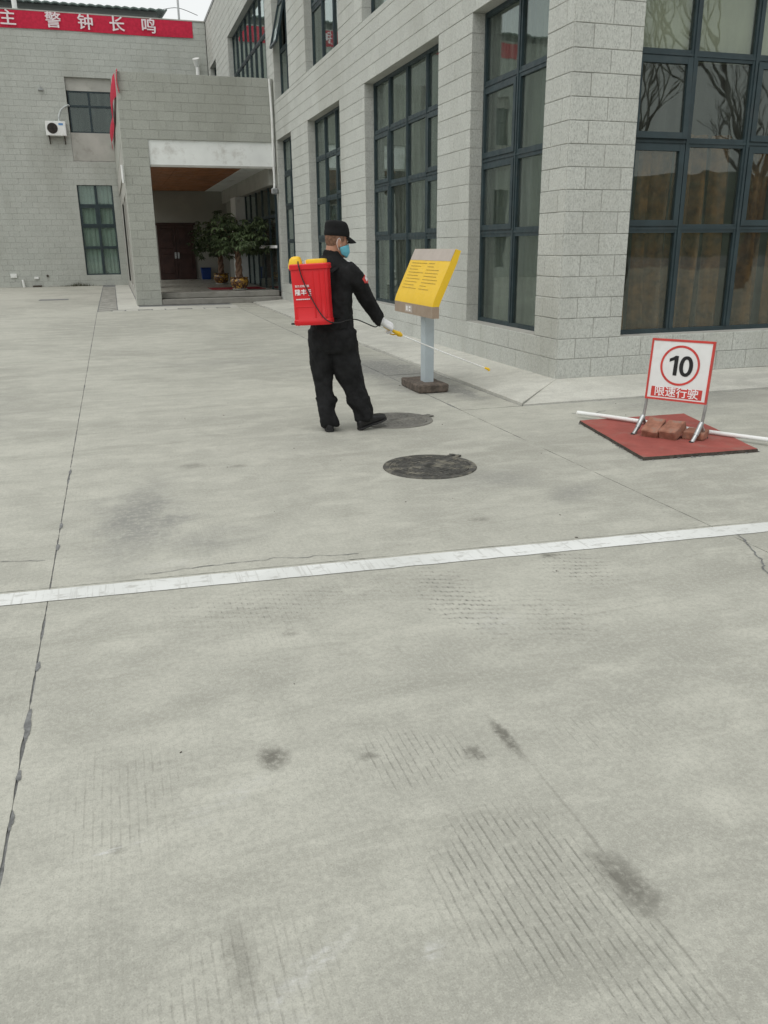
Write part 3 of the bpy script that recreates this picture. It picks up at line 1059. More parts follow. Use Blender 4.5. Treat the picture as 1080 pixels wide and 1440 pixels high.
obj('back_wall', pb(0.6, PX1 + .3, 37.0, 37.2, 0.3, 4.3), 'inner_wall', porch)
obj('platform', pb(1.25, PX1, PY + .45, 37.0, 0.02, 0.30, bev=.006), 'floor_tile', porch)
obj('step', pb(1.25, PX1, PY + .38, PY + .75, 0.16, 0.315, bev=.01), 'stone_step', porch)
obj('step', pb(1.25, PX1, PY + .02, PY + .40, 0.0, 0.15, bev=.01), 'stone_step', porch)
for i, (x0, x1) in enumerate(((1.86, 2.595), (2.605, 3.34))):
    d = obj('door', pb(x0, x1, 36.93, 36.99, 0.31, 2.46, bev=.008), 'door', porch)
    for zc in (0.95, 1.95):
        obj('door_panel', pb(x0 + .12, x1 - .12, 36.915, 36.93, zc - .40, zc + .38, bev=.012), 'door', d)
    obj('handle', pb(2.50 if i == 0 else 2.62, 2.58 if i == 0 else 2.70, 36.88, 36.93, 1.15, 1.40, bev=.01), 'steel', d)
obj('door_frame', pb(1.78, 3.42, 36.96, 37.0, 2.46, 2.56), 'door', porch)
# office side of the porch: low beam, wall with slits, column, dark glazed screen
obj('beam', pb(PX1 - .16, PX1 + .1, PY + .4, 37.0, 3.30, PF + .02), 'plaster', porch)
obj('column', pb(4.42, 4.78, 31.7, 33.0, 0.3, 3.30), 'white_plaster', porch)
for (y0, y1) in ((33.0, 33.9), (34.7, 36.6), (36.9, 37.0)):
    obj('inner_wall', pb(PX1 - .04, PX1 + .12, y0, y1, 0.3, 3.30), 'inner_wall', porch)
scr = obj('glass_screen', pb(PX1 + .0, PX1 + .05, 25.7, 31.7, 2.42, 2.50), 'frame', porch)
for yy in (25.75, 26.9, 28.1, 29.3, 30.5, 31.6):
    obj('mullion', pb(PX1 - .01, PX1 + .06, yy - .03, yy + .03, 0.3, 3.30), 'frame', scr)
for yy in (25.75, 26.9, 28.1, 29.3, 30.5):
    obj('pane', pb(PX1 + .02, PX1 + .03, yy + .03, (yy + 1.17), 0.32, 3.28), 'glass', scr)
obj('inner_door', pb(PX1 + .10, PX1 + .14, 26.0, 28.2, 0.3, 2.35), simple('red_door', (0.16, 0.06, 0.045), 0.5), porch)
obj('rail', pb(PX1 - .10, PX1 - .04, 25.5, 28.7, 1.54, 1.62), 'white_paint', porch)
PBk = Blocks()
zp = [PO + i * ((PT - PO) / 7) for i in range(8)]
PBk.wall((0, PY, 0), 0, PX0, PX1, zp, [], start=0.12)
zq = [0, .17] + [0.17 + (i + 1) * (PO - .17) / 18 for i in range(18)]
PBk.wall((0, PY, 0), 0, PX0, 1.25, zq, [], depth=0.2, start=0.2)
PBk.wall((PX0, 0, 0), R(-90), -(PY + 1.1), -(PY + .008), zq, [], depth=0.2, start=0.2)
PBk.wall((PX0, 0, 0), R(-90), -40.0, -(PY + .008), zp, [], depth=0.2)
PBk.build(porch, 'porch_block')
b = pb(0.10, 0.52, 24.75, 25.25, 0, .16)
for v in b.verts:
    if v.co.z > .1 and v.co.y < -.3:
        v.co.z -= .09
obj('stone_ramp', b, 'old_paver', None, label='tilted grey stone slab against the foot of the porch pillar', category='stone')
b = bmesh.new()
tube(b, [(0.50, 25.25, 3.28), (0.50, 25.25, 3.74)], 0.035, 8)
obj('tube_light', b, 'white_plastic', None, smooth=60, label='white tube lamp fixed upright on the side of the porch pillar', category='lamp')

# downpipe down the corner between porch and office
b = bmesh.new()
tube(b, spline([(4.66, 25.22, 6.02), (4.68, 25.20, 5.0), (4.67, 25.20, 4.0), (4.67, 25.20, 3.25), (4.60, 25.14, 3.12)], 4), 0.035, 8)
dp = obj('downpipe', b, 'white_plastic', None, smooth=60, label='thin white downpipe running down where the porch meets the office', category='pipe')
obj('pipe_shoe', bx(4.56, 4.74, 25.08, 25.22, 3.02, 3.18, bev=.02), 'steel', dp)
b = bmesh.new()
tube(b, [(4.30, 39.9, 4.6), (4.30, 39.9, 9.05)], 0.09, 10)
tube(b, [(4.30, 39.9, 9.0), (4.24, 39.8, 9.24)], [0.13, 0.15], 10)
obj('vent_pipe', b, 'white_plastic', None, smooth=50, label='white vent pipe standing above the porch roof before the rear wall', category='pipe')

# ------------------------------------------------------------------ rear building
RY = 40.1
rear = thing('rear_building', 'long grey block building at the back carrying a red banner', 'building', (-14, RY, 0))
opR = [(-1.15, 0.30, 0.46, 4.22), (-1.15, 0.68, 5.14, 8.38), (-9.2, -7.7, 0.46, 4.22), (-9.2, -7.4, 5.14, 8.38)]
RX = -14


def rb(x0, x1, y0, y1, z0, z1, bev=0):
    return bx(x0 - RX, x1 - RX, y0 - RY, y1 - RY, z0, z1, bev=bev)


core('wall', rear, 'x', 0.008, 0.35, 0, 4.75 - RX, 0, 10.68, [(a - RX, b_ - RX, c, d) for a, b_, c, d in opR], 'mortar')
obj('wall', rb(RX, RX + .3, RY + .35, RY + 10, 0, 10.68), 'plaster', rear)
obj('wall', rb(RX + .3, 4.75, RY + 9.7, RY + 10, 0, 10.68), 'plaster', rear)
obj('roof', rb(RX + .3, 4.75, RY + .35, RY + 9.7, 10.2, 10.4), 'far_grey', rear)
obj('coping', rb(RX - .05, 4.75, RY - .03, RY + .40, 10.685, 10.73), 'plaster', rear)
obj('partition', rb(RX + .3, 4.75, RY + 3, RY + 3.1, 0, 10.2), 'room', rear)
obj('floor_slab', rb(RX + .3, 4.75, RY + .35, RY + 3, 4.6, 4.9), 'room', rear)
RBk = Blocks()
zr = [i * 10.68 / 46 for i in range(47)]
RBk.wall((0, RY, 0), 0, RX, 4.75, zr, opR, start=0.0)
RBk.build(rear, 'rear_block')
window(rear, (-1.15, RY + .06, 0.46), 0, 1.45, 3.76, [0.745], [1.62 - .46, 2.50 - .46, 3.36 - .46], {(0, 2), (1, 2)}, mull=0.11)
window(rear, (-1.11, RY + .14, 6.25), 0, 1.75, 1.61, [0.84], [7.28 - 6.25], mull=0.09)
obj('spandrel', rb(-1.145, .675, RY + .12, RY + .33, 7.865, 8.375), 'plaster', rear)
obj('spandrel', rb(-1.145, .675, RY + .012, RY + .33, 5.145, 6.245), 'plaster', rear)
window(rear, (-9.2, RY + .06, 0.46), 0, 1.5, 3.76, [0.75], [1.62 - .46, 2.50 - .46, 3.36 - .46], mull=0.11)
window(rear, (-9.16, RY + .14, 6.25), 0, 1.72, 1.61, [0.84], [7.28 - 6.25], mull=0.09)
obj('spandrel', rb(-9.195, -7.405, RY + .12, RY + .33, 7.865, 8.375), 'plaster', rear)
obj('spandrel', rb(-9.195, -7.405, RY + .012, RY + .33, 5.145, 6.245), 'plaster', rear)
curtain('curtain', 'pale curtain behind the low window between air conditioner wall and porch', 'blind', -1.2, .34, 0.4, 4.25, (0, RY + .19, 0), 0, 9, 0.02)
# penthouse and corrugated roof behind the parapet
pent = thing('roof_shed', 'low grey shed with green corrugated roof edge on top of the rear building', 'shed', (-14, RY + 2, 10.4))
obj('wall', bx(0, 16.95, 0, 3, 0, 1.02), 'far_grey', pent)
b = bmesh.new()
nseg = 150
for i in range(nseg + 1):
    x = -0.4 + 17.75 * i / nseg
    w = 0.03 * math.sin(i * 2.1)
    v = [b.verts.new((x, -.55, 1.02 + w)), b.verts.new((x, 3.5, 1.55 + w)), b.verts.new((x, 3.5, 1.49 + w)), b.verts.new((x, -.55, .96 + w))]
    if i:
        for a in range(4):
            b.faces.new((pv[a], pv[(a + 1) % 4], v[(a + 1) % 4], v[a]))
    pv = v
obj('roof', b, 'roof_sheet', pent)
b = bmesh.new()
tube(b, [(-2.72, RY + .2, 10.4), (-2.74, RY + .2, 12.6)], 0.10, 10)
obj('roof_pipe', b, 'white_paint', None, smooth=60, label='thick white pipe rising over the roof above the banner', category='pipe')
b = bmesh.new()
tube(b, [(3.72, RY + .25, 10.4), (3.72, RY + .25, 13.5)], 0.045, 8)
obj('antenna_mast', b, 'steel', None, smooth=60, label='thin grey mast on the roof right of the shed', category='mast')
b = bmesh.new()
tube(b, spline([(3.2, RY + 1.6, 11.45), (3.72, RY + .25, 11.22), (4.5, RY + .2, 10.98)], 5), 0.012, 5)
obj('cable', b, 'rubber', None, label='thin wire strung from the shed roof past the mast', category='wire')

# banner on the rear wall
ban = thing('slogan_banner', 'long red banner with white Chinese characters along the rear roof edge', 'banner', (-3, RY - .03, 10.35))
b = bmesh.new()
gr = []
for i in range(121):
    x = -6.5 + 13.72 * i / 120
    col = []
    for k in range(7):
        z = -.315 + .63 * k / 6
        y_ = -.012 * math.sin(x * 2.3 + z * 3) - .010 * noise.noise(NV((x * 1.5, z * 3, 0)))
        col.append(b.verts.new((x, y_, z + .015 * math.sin(x * .9) + 0.003 * x)))
    gr.append(col)
for i in range(120):
    for k in range(6):
        b.faces.new((gr[i][k], gr[i + 1][k], gr[i + 1][k + 1], gr[i][k + 1]))
obj('cloth', b, 'banner_red', ban, smooth=80)
for ch, x in (('主', -3.02), ('警', -1.32), ('钟', -0.08), ('长', 1.15), ('鸣', 2.42)):
    text('lettering', ch, 0.60, 'banner_white', ban, (x + 3, -.045, 0.0 + 0.003 * (x + 3)), (1, 0, 0), (0, -1, 0), bold=0.011, xs=1.05)

# red banner seen edge-on along the porch side
b = bmesh.new()
gr = []
for i in range(61):
    t = i / 60
    y_ = PY - .12 + t * 14.4
    x = 0.50 + 0.035 * math.sin(y_ * 0.8 + 1.0) - 0.04 * t + 0.10 * max(0, 1 - t * 14)
    col = []
    for k in range(6):
        s = k / 5
        col.append(b.verts.new((x - 0.04 * math.sin(s * 3.1), y_, 6.10 - .12 * math.sin(t * 3.1) - s * (0.52 + .06 * math.sin(y_ * 1.3)))))
    gr.append(col)
for i in range(60):
    for k in range(5):
        b.faces.new((gr[i][k], gr[i + 1][k], gr[i + 1][k + 1], gr[i][k + 1]))
obj('side_banner', b, 'banner_red', None, smooth=80, label='red cloth banner hanging edge-on along the side of the porch roof', category='banner')

# air conditioner
ac = thing('air_conditioner', 'white outdoor air conditioner unit on the rear wall left of a window', 'air conditioner', (-1.7, RY - .2, 6.07))
obj('case', bx(-.40, .40, -.14, .14, 0, .55, bev=.015), 'white_plastic', ac)
b = bmesh.new()
for r_ in (.20, .155, .11, .065):
    pts = [(-.13 + r_ * math.cos(a * math.pi / 10), -.150, .28 + r_ * math.sin(a * math.pi / 10)) for a in range(21)]
    tube(b, pts, .008, 5)
for a in range(6):
    tube(b, [(-.13, -.15, .28), (-.13 + .2 * math.cos(a * math.pi / 3), -.15, .28 + .2 * math.sin(a * math.pi / 3))], .007, 5)
obj('grille', b, 'rubber', ac)
b = bmesh.new()
bmesh.ops.create_cone(b, cap_ends=True, segments=24, radius1=.20, radius2=.20, depth=.01, matrix=Matrix.Translation((-.13, -.141, .28)) @ Matrix.Rotation(R(90), 4, 'X'))
obj('fan', b, 'dark_edge', ac)
obj('badge', bx(.12, .30, -.143, -.139, .40, .48), simple('blue_badge', (.12, .28, .55), .5), ac)
b = bmesh.new()
for sx in (-.3, .3):
    box(b, sx - .02, sx + .02, -.18, .2, -.05, -.005)
    box(b, sx - .02, sx + .02, .16, .2, -.3, -.05)
obj('bracket', b, 'dark_edge', ac)
b = bmesh.new()
tube(b, spline([(.15, .02, .55), (.18, .05, .80), (.32, .08, 1.05), (.55, .12, 1.20), (.62, .22, 1.20)], 5), .035, 8)
obj('hose', b, 'seal', ac, smooth=70)

# small fittings on the rear wall
b = bx(-2.22, -2.02, RY - .10, RY, 7.79, 7.86, bev=.01)
box(b, -2.15, -2.09, RY - .06, RY, 7.86, 7.93)
obj('wall_lamp', b, 'far_grey', None, label='tiny grey lamp fitting on the rear wall above the air conditioner', category='lamp')
obj('junction_box', bx(-4.27, -4.02, RY - .05, RY, .40, .57, bev=.01), 'white_plastic', None, label='white junction box low on the rear wall at far left', category='box')
obj('junction_box', bx(-3.33, -3.15, RY - .05, RY, .33, .43, bev=.01), 'white_plastic', None, label='smaller white box above the dark drain outlet on the rear wall', category='box')
b = bmesh.new()
tube(b, [(-3.77, RY - .1, 0), (-3.80, RY - .1, .32)], .05, 10)
obj('pipe_stub', b, 'white_plastic', None, smooth=60, label='short white pipe stub standing at the foot of the rear wall', category='pipe')
b = bx(-3.42, -3.05, RY - .28, RY - .02, 0.001, .07, bev=.02)
obj('drain_outlet', b, 'dark_edge', None, label='dark drain outlet on the ground below a small white box', category='drain')
b = bmesh.new()
tube(b, [(-2.78, RY + .01, .46), (-2.78, RY - .05, .46)], .05, 10)
obj('wall_plug', b, 'dark_edge', None, label='small dark round cap low on the rear wall right of white boxes', category='plug')
b = bmesh.new()
for i in range(260):
    x = random.gauss(-1.55, .45)
    y_ = RY - abs(random.gauss(.05, .09))
    h = random.uniform(.05, .26) * max(.3, 1 - abs(x + 1.5))
    a = random.uniform(0, 6.28)
    d = NV((math.cos(a), -abs(math.sin(a)), 0)) * .02
    q = NV((-d.y, d.x, 0)) * .35
    p0 = NV((x, y_, 0))
    b.faces.new([b.verts.new(p0 - q), b.verts.new(p0 + q), b.verts.new(p0 + d * 3 + NV((0, 0, h)))])
obj('weeds', b, 'weed', None, kind='stuff')
slab('manhole_lid', [(-2.4, 29.2), (-1.5, 29.2), (-1.5, 29.9), (-2.4, 29.9)], ground, mat='joint', z=.004, thick=.003, step=.2)

# ------------------------------------------------------------------ porch contents
def potted_tree(loc, label, seed, h=2.2, crown=(.92, .55), tr=0.045):
    rs = random.Random(seed)
    t = thing('potted_tree', label, 'potted plant', loc, rs.uniform(0, 6), 'potted money trees in the porch')
    b = bmesh.new()
    prof = [(0.0, .02), (.17, .02), (.185, .04), (.25, .12), (.285, .22), (.275, .30), (.255, .335), (.285, .36), (.29, .375), (.265, .375), (.24, .33), (.0, .32)]
    n = 24
    rings = [[b.verts.new((r_ * math.cos(2 * math.pi * k / n), r_ * math.sin(2 * math.pi * k / n), z)) for k in range(n)] for r_, z in prof]
    for i in range(len(rings) - 1):
        for k in range(n):
            b.faces.new((rings[i][k], rings[i][(k + 1) % n], rings[i + 1][(k + 1) % n], rings[i + 1][k]))
    bmesh.ops.remove_doubles(b, verts=b.verts, dist=1e-5)
    obj('pot', b, 'pot', t, smooth=50)
    b = bmesh.new()
    bmesh.ops.create_cone(b, cap_ends=True, segments=20, radius1=.20, radius2=.24, depth=.03, matrix=Matrix.Translation((0, 0, .016)))
    obj('saucer', b, 'white_plastic', t)
    b = bmesh.new()
    for s in range(3):
        pts = []
        for i in range(15):
            z = .32 + (h * .58 - .32) * i / 14
            a = s * 2.094 + i * .62
            pts.append((.06 * math.cos(a) + .04 * math.sin(i * .3), .06 * math.sin(a), z))
        tube(b, pts, [tr * (1.35 - .5 * i / 14) for i in range(15)], 8)
    br = []
    for i in range(11):
        a = rs.uniform(0, 6.28)
        z0 = h * rs.uniform(.44, .58)
        ro = rs.uniform(.2, .65)
        end = NV((ro * math.cos(a), ro * math.sin(a), z0 + rs.uniform(.15, .7)))
        tube(b, spline([(0, 0, z0 - .1), (end.x * .4, end.y * .4, z0 + .12), end], 4), [.022 - .0016 * j for j in range(9)], 6)
        br.append(end)
    obj('trunk', b, 'bark', t, smooth=60)
    b = bmesh.new()
    for i in range(520):
        while True:
            p = NV((rs.uniform(-1, 1), rs.uniform(-1, 1), rs.uniform(-1, 1)))
            if p.length < 1 and rs.random() < .35 + p.length * .65:
                break
        clump = 1 + .45 * noise.noise(p * 2.2 + NV((seed, 0, 0)))
        c = NV((p.x * crown[0] * clump, p.y * crown[0] * clump, h * .76 + p.z * crown[1] * clump - .25 * (p.x * p.x + p.y * p.y)))
        if noise.noise(c * 2.6 + NV((0, seed, 0))) < -.12:
            continue
        out = NV((p.x, p.y, .3)).normalized()
        a0 = rs.uniform(0, 6.28)
        nl = rs.choice((5, 6, 6))
        for k in range(nl):
            a = a0 + k * 6.283 / nl
            d = (NV((math.cos(a), math.sin(a), 0)) + out * .35 + NV((0, 0, rs.uniform(-1.1, -.1)))).normalized()
            L = rs.uniform(.09, .20)
            sd = d.cross(NV((0, 0, 1))).normalized() * L * .19
            up = sd.cross(d).normalized() * L * .06
            q = [c, c + d * L * .35 + sd * .75 + up, c + d * L * .68 + sd - up, c + d * L - NV((0, 0, L * .28)), c + d * L * .68 - sd - up, c + d * L * .35 - sd * .75 + up]
            mid = c + d * L * .5 + NV((0, 0, -.004))
            vs = [b.verts.new(x) for x in q]
            b.faces.new((vs[0], vs[1], vs[2], vs[3]))
            b.faces.new((vs[0], vs[3], vs[4], vs[5]))
    obj('crown', b, 'leaf', t)
    return t


potted_tree((3.70, 26.65, .318), 'larger potted money tree in brown and gold glazed pot at the front of the porch', 3, 2.25, (1.0, .62))
potted_tree((3.74, 31.6, .302), 'potted money tree standing deeper inside the porch near a blue bin', 8, 2.25, (1.0, .72))
obj('doormat', bx(2.9, 4.6, 27.2, 28.6, .302, .312), 'mat_red', None, label='flat red mat on the porch floor under the potted trees', category='mat')
bn = thing('waste_bin', 'blue bin standing beside the brown door inside the porch', 'bin', (3.70, 36.6, .302))
b = bx(-.20, .20, -.16, .16, 0, .44, bev=.02)
for v in b.verts:
    if v.co.z < .2:
        v.co.x *= .85
        v.co.y *= .85
obj('body', b, 'bin_blue', bn)
obj('rim', bx(-.215, .215, -.175, .175, .44, .475, bev=.008), 'bin_blue', bn)

# ------------------------------------------------------------------ manhole covers
def manhole(loc, label, rz, r_=0.35, mt_='iron'):
    t = thing('manhole_cover', label, 'manhole cover', loc, rz, 'round manhole covers in the concrete')
    b = bmesh.new()
    n = 56
    prof = [(r_, .001), (r_ - .004, .009), (r_ - .045, .010), (r_ - .050, .002)]
    rings = [[b.verts.new(((q + (noise.noise(NV((math.cos(6.283 * k / n) * 3, math.sin(6.283 * k / n) * 3, 0))) * .008 if i == 0 else 0)) * math.cos(6.283185 * k / n), q * math.sin(6.283185 * k / n), z)) for k in range(n)] for i, (q, z) in enumerate(prof)]
    for i in range(3):
        for k in range(n):
            b.faces.new((rings[i][k], rings[i][(k + 1) % n], rings[i + 1][(k + 1) % n], rings[i + 1][k]))
    obj('frame', b, mt_, t, smooth=30)
    b = bmesh.new()
    bmesh.ops.create_cone(b, cap_ends=True, segments=n, radius1=r_ - .054, radius2=r_ - .056, depth=.010, matrix=Matrix.Translation((0, 0, .0052)))
    for ring, cnt in ((.27, 44), (.225, 36), (.18, 30), (.13, 20)):
        for k in range(cnt):
            if abs((k * 6.283 / cnt) % 1.5708) < .08:
                continue
            mt = Matrix.Rotation(k * 6.283 / cnt, 4, 'Z') @ Matrix.Translation((ring, 0, 0))
            box(b, -.014, .014, -.012, .012, .010, .0135, mtx=mt)
    for q in (.247, .085):
        pts = [(q * math.cos(a * 6.283 / 40), q * math.sin(a * 6.283 / 40), .0105) for a in range(41)]
        tube(b, pts, .0035, 4)
    for k in range(5):
        box(b, -.05, .05, -.035 + k * .016, -.027 + k * .016, .0102, .0132)
    obj('lid', b, mt_, t)
    b = bmesh.new()
    box(b, r_ - .06, r_ + .05, -.045, -.012,   .004, .015, bev=.003)
    box(b, r_ - .06, r_ + .05, .012, .045, .004, .014, bev=.003)
    tube(b, [(r_ + .03, -.05, .010), (r_ + .03, .05, .010)], .007, 8)
    obj('hinge', b, mt_, t)
    return t


manhole((2.10, 5.56, 0), 'dark round iron manhole cover in full view on open concrete', R(38))
manhole((2.39, 7.27, 0), 'greyer round manhole cover partly behind the man’s raised shoe', R(12), .36, 'iron_pale')

# ------------------------------------------------------------------ red cover, speed sign, bricks, pipe
cor = [NV((3.69, 5.19, 0)), NV((4.69, 5.12, 0)), NV((5.05, 6.53, 0)), NV((3.95, 6.58, 0))]
cov = thing('ground_cover', 'flat red cover lying on the concrete under the speed sign', 'cover', (4.3, 5.8, 0))
b = bmesh.new()
pts = []
for i in range(4):
    a, c = cor[i], cor[(i + 1) % 4]
    m = 46
    for k in range(m):
        p = a.lerp(c, k / m)
        s = 1 - .010 * noise.noise(p * 5) - .004 * noise.noise(p * 17)
        pts.append(NV((4.3, 5.8, 0)) * 0 + (p - NV((4.3, 5.8, 0))) * s)
top = [b.verts.new(p * .992 + NV((0, 0, .026))) for p in pts]
bot = [b.verts.new(p + NV((0, 0, .001))) for p in pts]
b.faces.new(top)
obj('sheet', b, 'red_rubber', cov)
b = bmesh.new()
e0 = [b.verts.new(p * 1.0 + NV((0, 0, .001))) for p in pts]
e1 = [b.verts.new(p * .9925 + NV((0, 0, .0255))) for p in pts]
m = len(pts)
for i in range(m):
    b.faces.new((e0[i], e0[(i + 1) % m], e1[(i + 1) % m], e1[i]))
obj('edge', b, 'dark_edge', cov)
b = bmesh.new()
for i in range(110):
    e = random.choice((0, 1, 1, 1, 2, 3))
    a, c = cor[e], cor[(e + 1) % 4]
    t = random.random()
    p = a.lerp(c, t)
    o2 = (p - NV((4.3, 5.8, 0))).normalized() * random.uniform(-.004, .022)
    s = random.uniform(.003, .011)
    box(b, -s, s, -s * .7, s * .7, 0.001, s * .7, mtx=Matrix.Translation(p + o2) @ Matrix.Rotation(random.uniform(0, 3), 4, 'Z'))
obj('rubble', b, 'joint', None, kind='stuff')

SA, SB = NV((4.123, 5.945, 0)), NV((4.399, 5.511, 0))
su = (SB - SA).normalized()
sn = NV((su.y, -su.x, 0))          # towards the camera
if sn.dot(-SA) < 0:
    sn = -sn
sign = thing('speed_sign', 'white speed limit sign reading 10 with red border on metal feet', 'sign', SA)
sgz = NV((0.034, 0, 0))
tl = 0.034   # in-plane lean per metre


def sp(s, z, d=0.0):
    return su * (s + tl * (z - .33)) + NV((0, 0, z)) + sn * (d - .05 - .10 * (z - .33) * 0.3)


def quad_panel(b, s0, s1, z0, z1, d0, d1):
    q = [sp(s0, z0, d1), sp(s1, z0, d1), sp(s1, z1, d1), sp(s0, z1, d1), sp(s0, z0, d0), sp(s1, z0, d0), sp(s1, z1, d0), sp(s0, z1, d0)]
    v = [b.verts.new(x) for x in q]
    for f in ((0, 1, 2, 3), (5, 4, 7, 6), (4, 0, 3, 7), (1, 5, 6, 2), (3, 2, 6, 7), (4, 5, 1, 0)):
        b.faces.new([v[i] for i in f])


S0, S1, Z0, Z1 = .040, .555, .325, .825
b = bmesh.new()
quad_panel(b, S0 + .012, S1 - .012, Z0 + .012, Z1 - .012, -.010, .006)
obj('board', b, 'white_paint', sign)
b = bmesh.new()
quad_panel(b, S0, S0 + .016, Z0, Z1, -.014, .010)
quad_panel(b, S1 - .016, S1, Z0, Z1, -.014, .010)
quad_panel(b, S0 + .016, S1 - .016, Z0, Z0 + .016, -.014, .010)
quad_panel(b, S0 + .016, S1 - .016, Z1 - .016, Z1, -.014, .010)
obj('border', b, 'sign_red', sign)
b = bmesh.new()
quad_panel(b, S0 + .045, S1 - .045, .352, .435, .006, .0075)
obj('red_band', b, 'sign_red', sign)
b = bmesh.new()
cs, cz = (S0 + S1) / 2, .618
N_ = 48
ri = [[b.verts.new(sp(cs + q * math.cos(6.2832 * k / N_), cz + q * math.sin(6.2832 * k / N_), .0085)) for k in range(N_)] for q in (.163, .145)]
for k in range(N_):
    b.faces.new((ri[0][k], ri[0][(k + 1) % N_], ri[1][(k + 1) % N_], ri[1][k]))
obj('ring', b, 'sign_red', sign)
nsg = (sp(1, .5) - sp(0, .5)).cross(sp(0, .8) - sp(0, .3)).normalized()
if nsg.dot(sn) < 0:
    nsg = -nsg
b = bmesh.new()


def flat(pts, d=.0092):
    b.faces.new([b.verts.new(sp(cs + x, cz + z, d)) for x, z in pts])


flat([(-.050, -.082), (-.018, -.082), (-.018, .078), (-.044, .078), (-.050, .060)])
flat([(-.0500, .060), (-.044, .078), (-.060, .066), (-.090, .052), (-.090, .026), (-.050, .042)], .0093)
nq = 32
ro = [[b.verts.new(sp(cs + .052 + rx_ * math.copysign(abs(math.cos(6.2832 * k / nq)) ** .9, math.cos(6.2832 * k / nq)), cz - .002 + rz_ * math.sin(6.2832 * k / nq), .0092)) for k in range(nq)] for rx_, rz_ in ((.056, .083), (.024, .056))]
for k in range(nq):
    b.faces.new((ro[0][k], ro[0][(k + 1) % nq], ro[1][(k + 1) % nq], ro[1][k]))
obj('number', b, 'black_ink', sign)
text('lettering', '限速行驶', .088, 'crisp_white', sign, sp(cs, .3925, .0082), su, nsg, bold=.0013, xs=1.06, depth=.0004)
for s in (S0 + .008, S1 - .008):
    b = bmesh.new()
    tube(b, [sp(s, .34, -.02), sp(s - .010, .14, -.02)], .013, 8)
    tube(b, [sp(s - .010, .15, -.02), sp(s - .032, .014, .10)], [.014, .018], 8)
    tube(b, [sp(s - .010, .15, -.02), sp(s + .005, .014, -.13)], [.013, .015], 8)
    tube(b, [sp(s - .012, .17, -.02), sp(s - .022, .075, .045)], .021, 8)
    lg = obj('leg', b, 'steel', sign, smooth=50)
    b = bmesh.new()
    tube(b, [sp(s - .031, .03, .095), sp(s - .036, .0, .11)], .021, 8)
    tube(b, [sp(s + .004, .03, -.125), sp(s + .006, .0, -.14)], .018, 8)
    obj('foot', b, 'rubber', lg, smooth=50)


def brick(loc, rz, tilt, label, mat='brick', size=(.20, .105, .06)):
    b = bx(-size[0] / 2, size[0] / 2, -size[1] / 2, size[1] / 2, -size[2] / 2, size[2] / 2, bev=.007)
    bmesh.ops.subdivide_edges(b, edges=b.edges[:], cuts=2, use_grid_fill=True)
    for v in b.verts:
        v.co += NV((noise.noise(v.co * 30 + NV(loc)), noise.noise(v.co * 30 + NV((9, 0, 0))), noise.noise(v.co * 30 + NV((0, 9, 0))))) * .006
    o = obj('brick', b, mat, None, smooth=35, label=label, category='brick', group='bricks weighing down the speed sign')
    o.location = loc
    o.rotation_euler = (tilt[0], tilt[1], rz)
    return o


ua = math.atan2(su.y, su.x)
brick(SA + su * .155 - sn * .005 + NV((0, 0, .088)), ua + R(4), (R(24), R(3), 0), 'leftmost pale topped brick leaning on the sign’s left foot', size=(.140, .21, .080))
brick(SA + su * .312 - sn * .015 + NV((0, 0, .090)), ua - R(6), (R(20), R(-3), 0), 'middle brick between two others on the red cover', size=(.150, .20, .082))
brick(SA + su * .475 - sn * .110 + NV((0, 0, .062)), ua + R(3), (R(3), 0, 0), 'darker red brick lying behind near the sign’s right foot', size=(.17, .16, .065))
b = bmesh.new()
p0, p1 = NV((4.06, 6.80, .050)), NV((5.10, 4.95, .046))
tube(b, [p0.lerp(p1, i / 12) + NV((0, 0, .004 * math.sin(i * .7))) for i in range(13)], .019, 12)
obj('plastic_pipe', b, 'white_plastic', None, smooth=50, label='long white plastic pipe lying across the red cover under the sign', category='pipe')

# ------------------------------------------------------------------ yellow notice board
info = thing('notice_board', 'yellow lectern shaped notice board on a grey post with a dark block foot', 'notice board', (3.27, 8.87, 0))
IY0, IY1 = 8.30 - 8.87, 9.56 - 8.87
IX = -3.27
front = [(3.150, .835), (3.150, .955), (3.156, .985), (3.170, 1.025), (3.192, 1.075), (3.345, 1.405), (3.405, 1.535)]
back = [(3.225, .835), (3.225, .955), (3.235, .985), (3.252, 1.025), (3.275, 1.075), (3.420, 1.392), (3.462, 1.515)]


def strip(name, i0, i1, mat, lift=0.0):
    b = bmesh.new()
    fr_ = [[b.verts.new((x + IX, yv, z)) for x, z in front[i0:i1 + 1]] for yv in (IY0, IY1)]
    bk_ = [[b.verts.new((x + IX, yv, z)) for x, z in back[i0:i1 + 1]] for yv in (IY0, IY1)]
    n = i1 - i0
    for i in range(n):
        b.faces.new((fr_[0][i], fr_[0][i + 1], fr_[1][i + 1], fr_[1][i]))
        b.faces.new((bk_[0][i], bk_[0][i + 1], bk_[1][i + 1], bk_[1][i]))
        b.faces.new((fr_[0][i], bk_[0][i], bk_[0][i + 1], fr_[0][i + 1]))
        b.faces.new((fr_[1][i], bk_[1][i], bk_[1][i + 1], fr_[1][i + 1]))
    for e in (0, n):
        b.faces.new((fr_[0][e], fr_[1][e], bk_[1][e], bk_[0][e]))
    return obj(name, b, mat, info, smooth=35)


strip('footer_panel', 0, 1, 'taupe')
strip('panel', 1, 6, 'yellow_paint')
# header plate on the slanted face, 2 mm proud
du = NV((3.405 - 3.345, 0, 1.535 - 1.405)).normalized()
nf = NV((-du.z, 0, du.x))
if nf.x > 0:
    nf = -nf


def face_pt(t, yv, lift=.0025):
    a, c = NV((3.192, 0, 1.075)), NV((3.405, 0, 1.535))
    p = a.lerp(c, t) + nf * lift
    return NV((p.x + IX, yv, p.z))


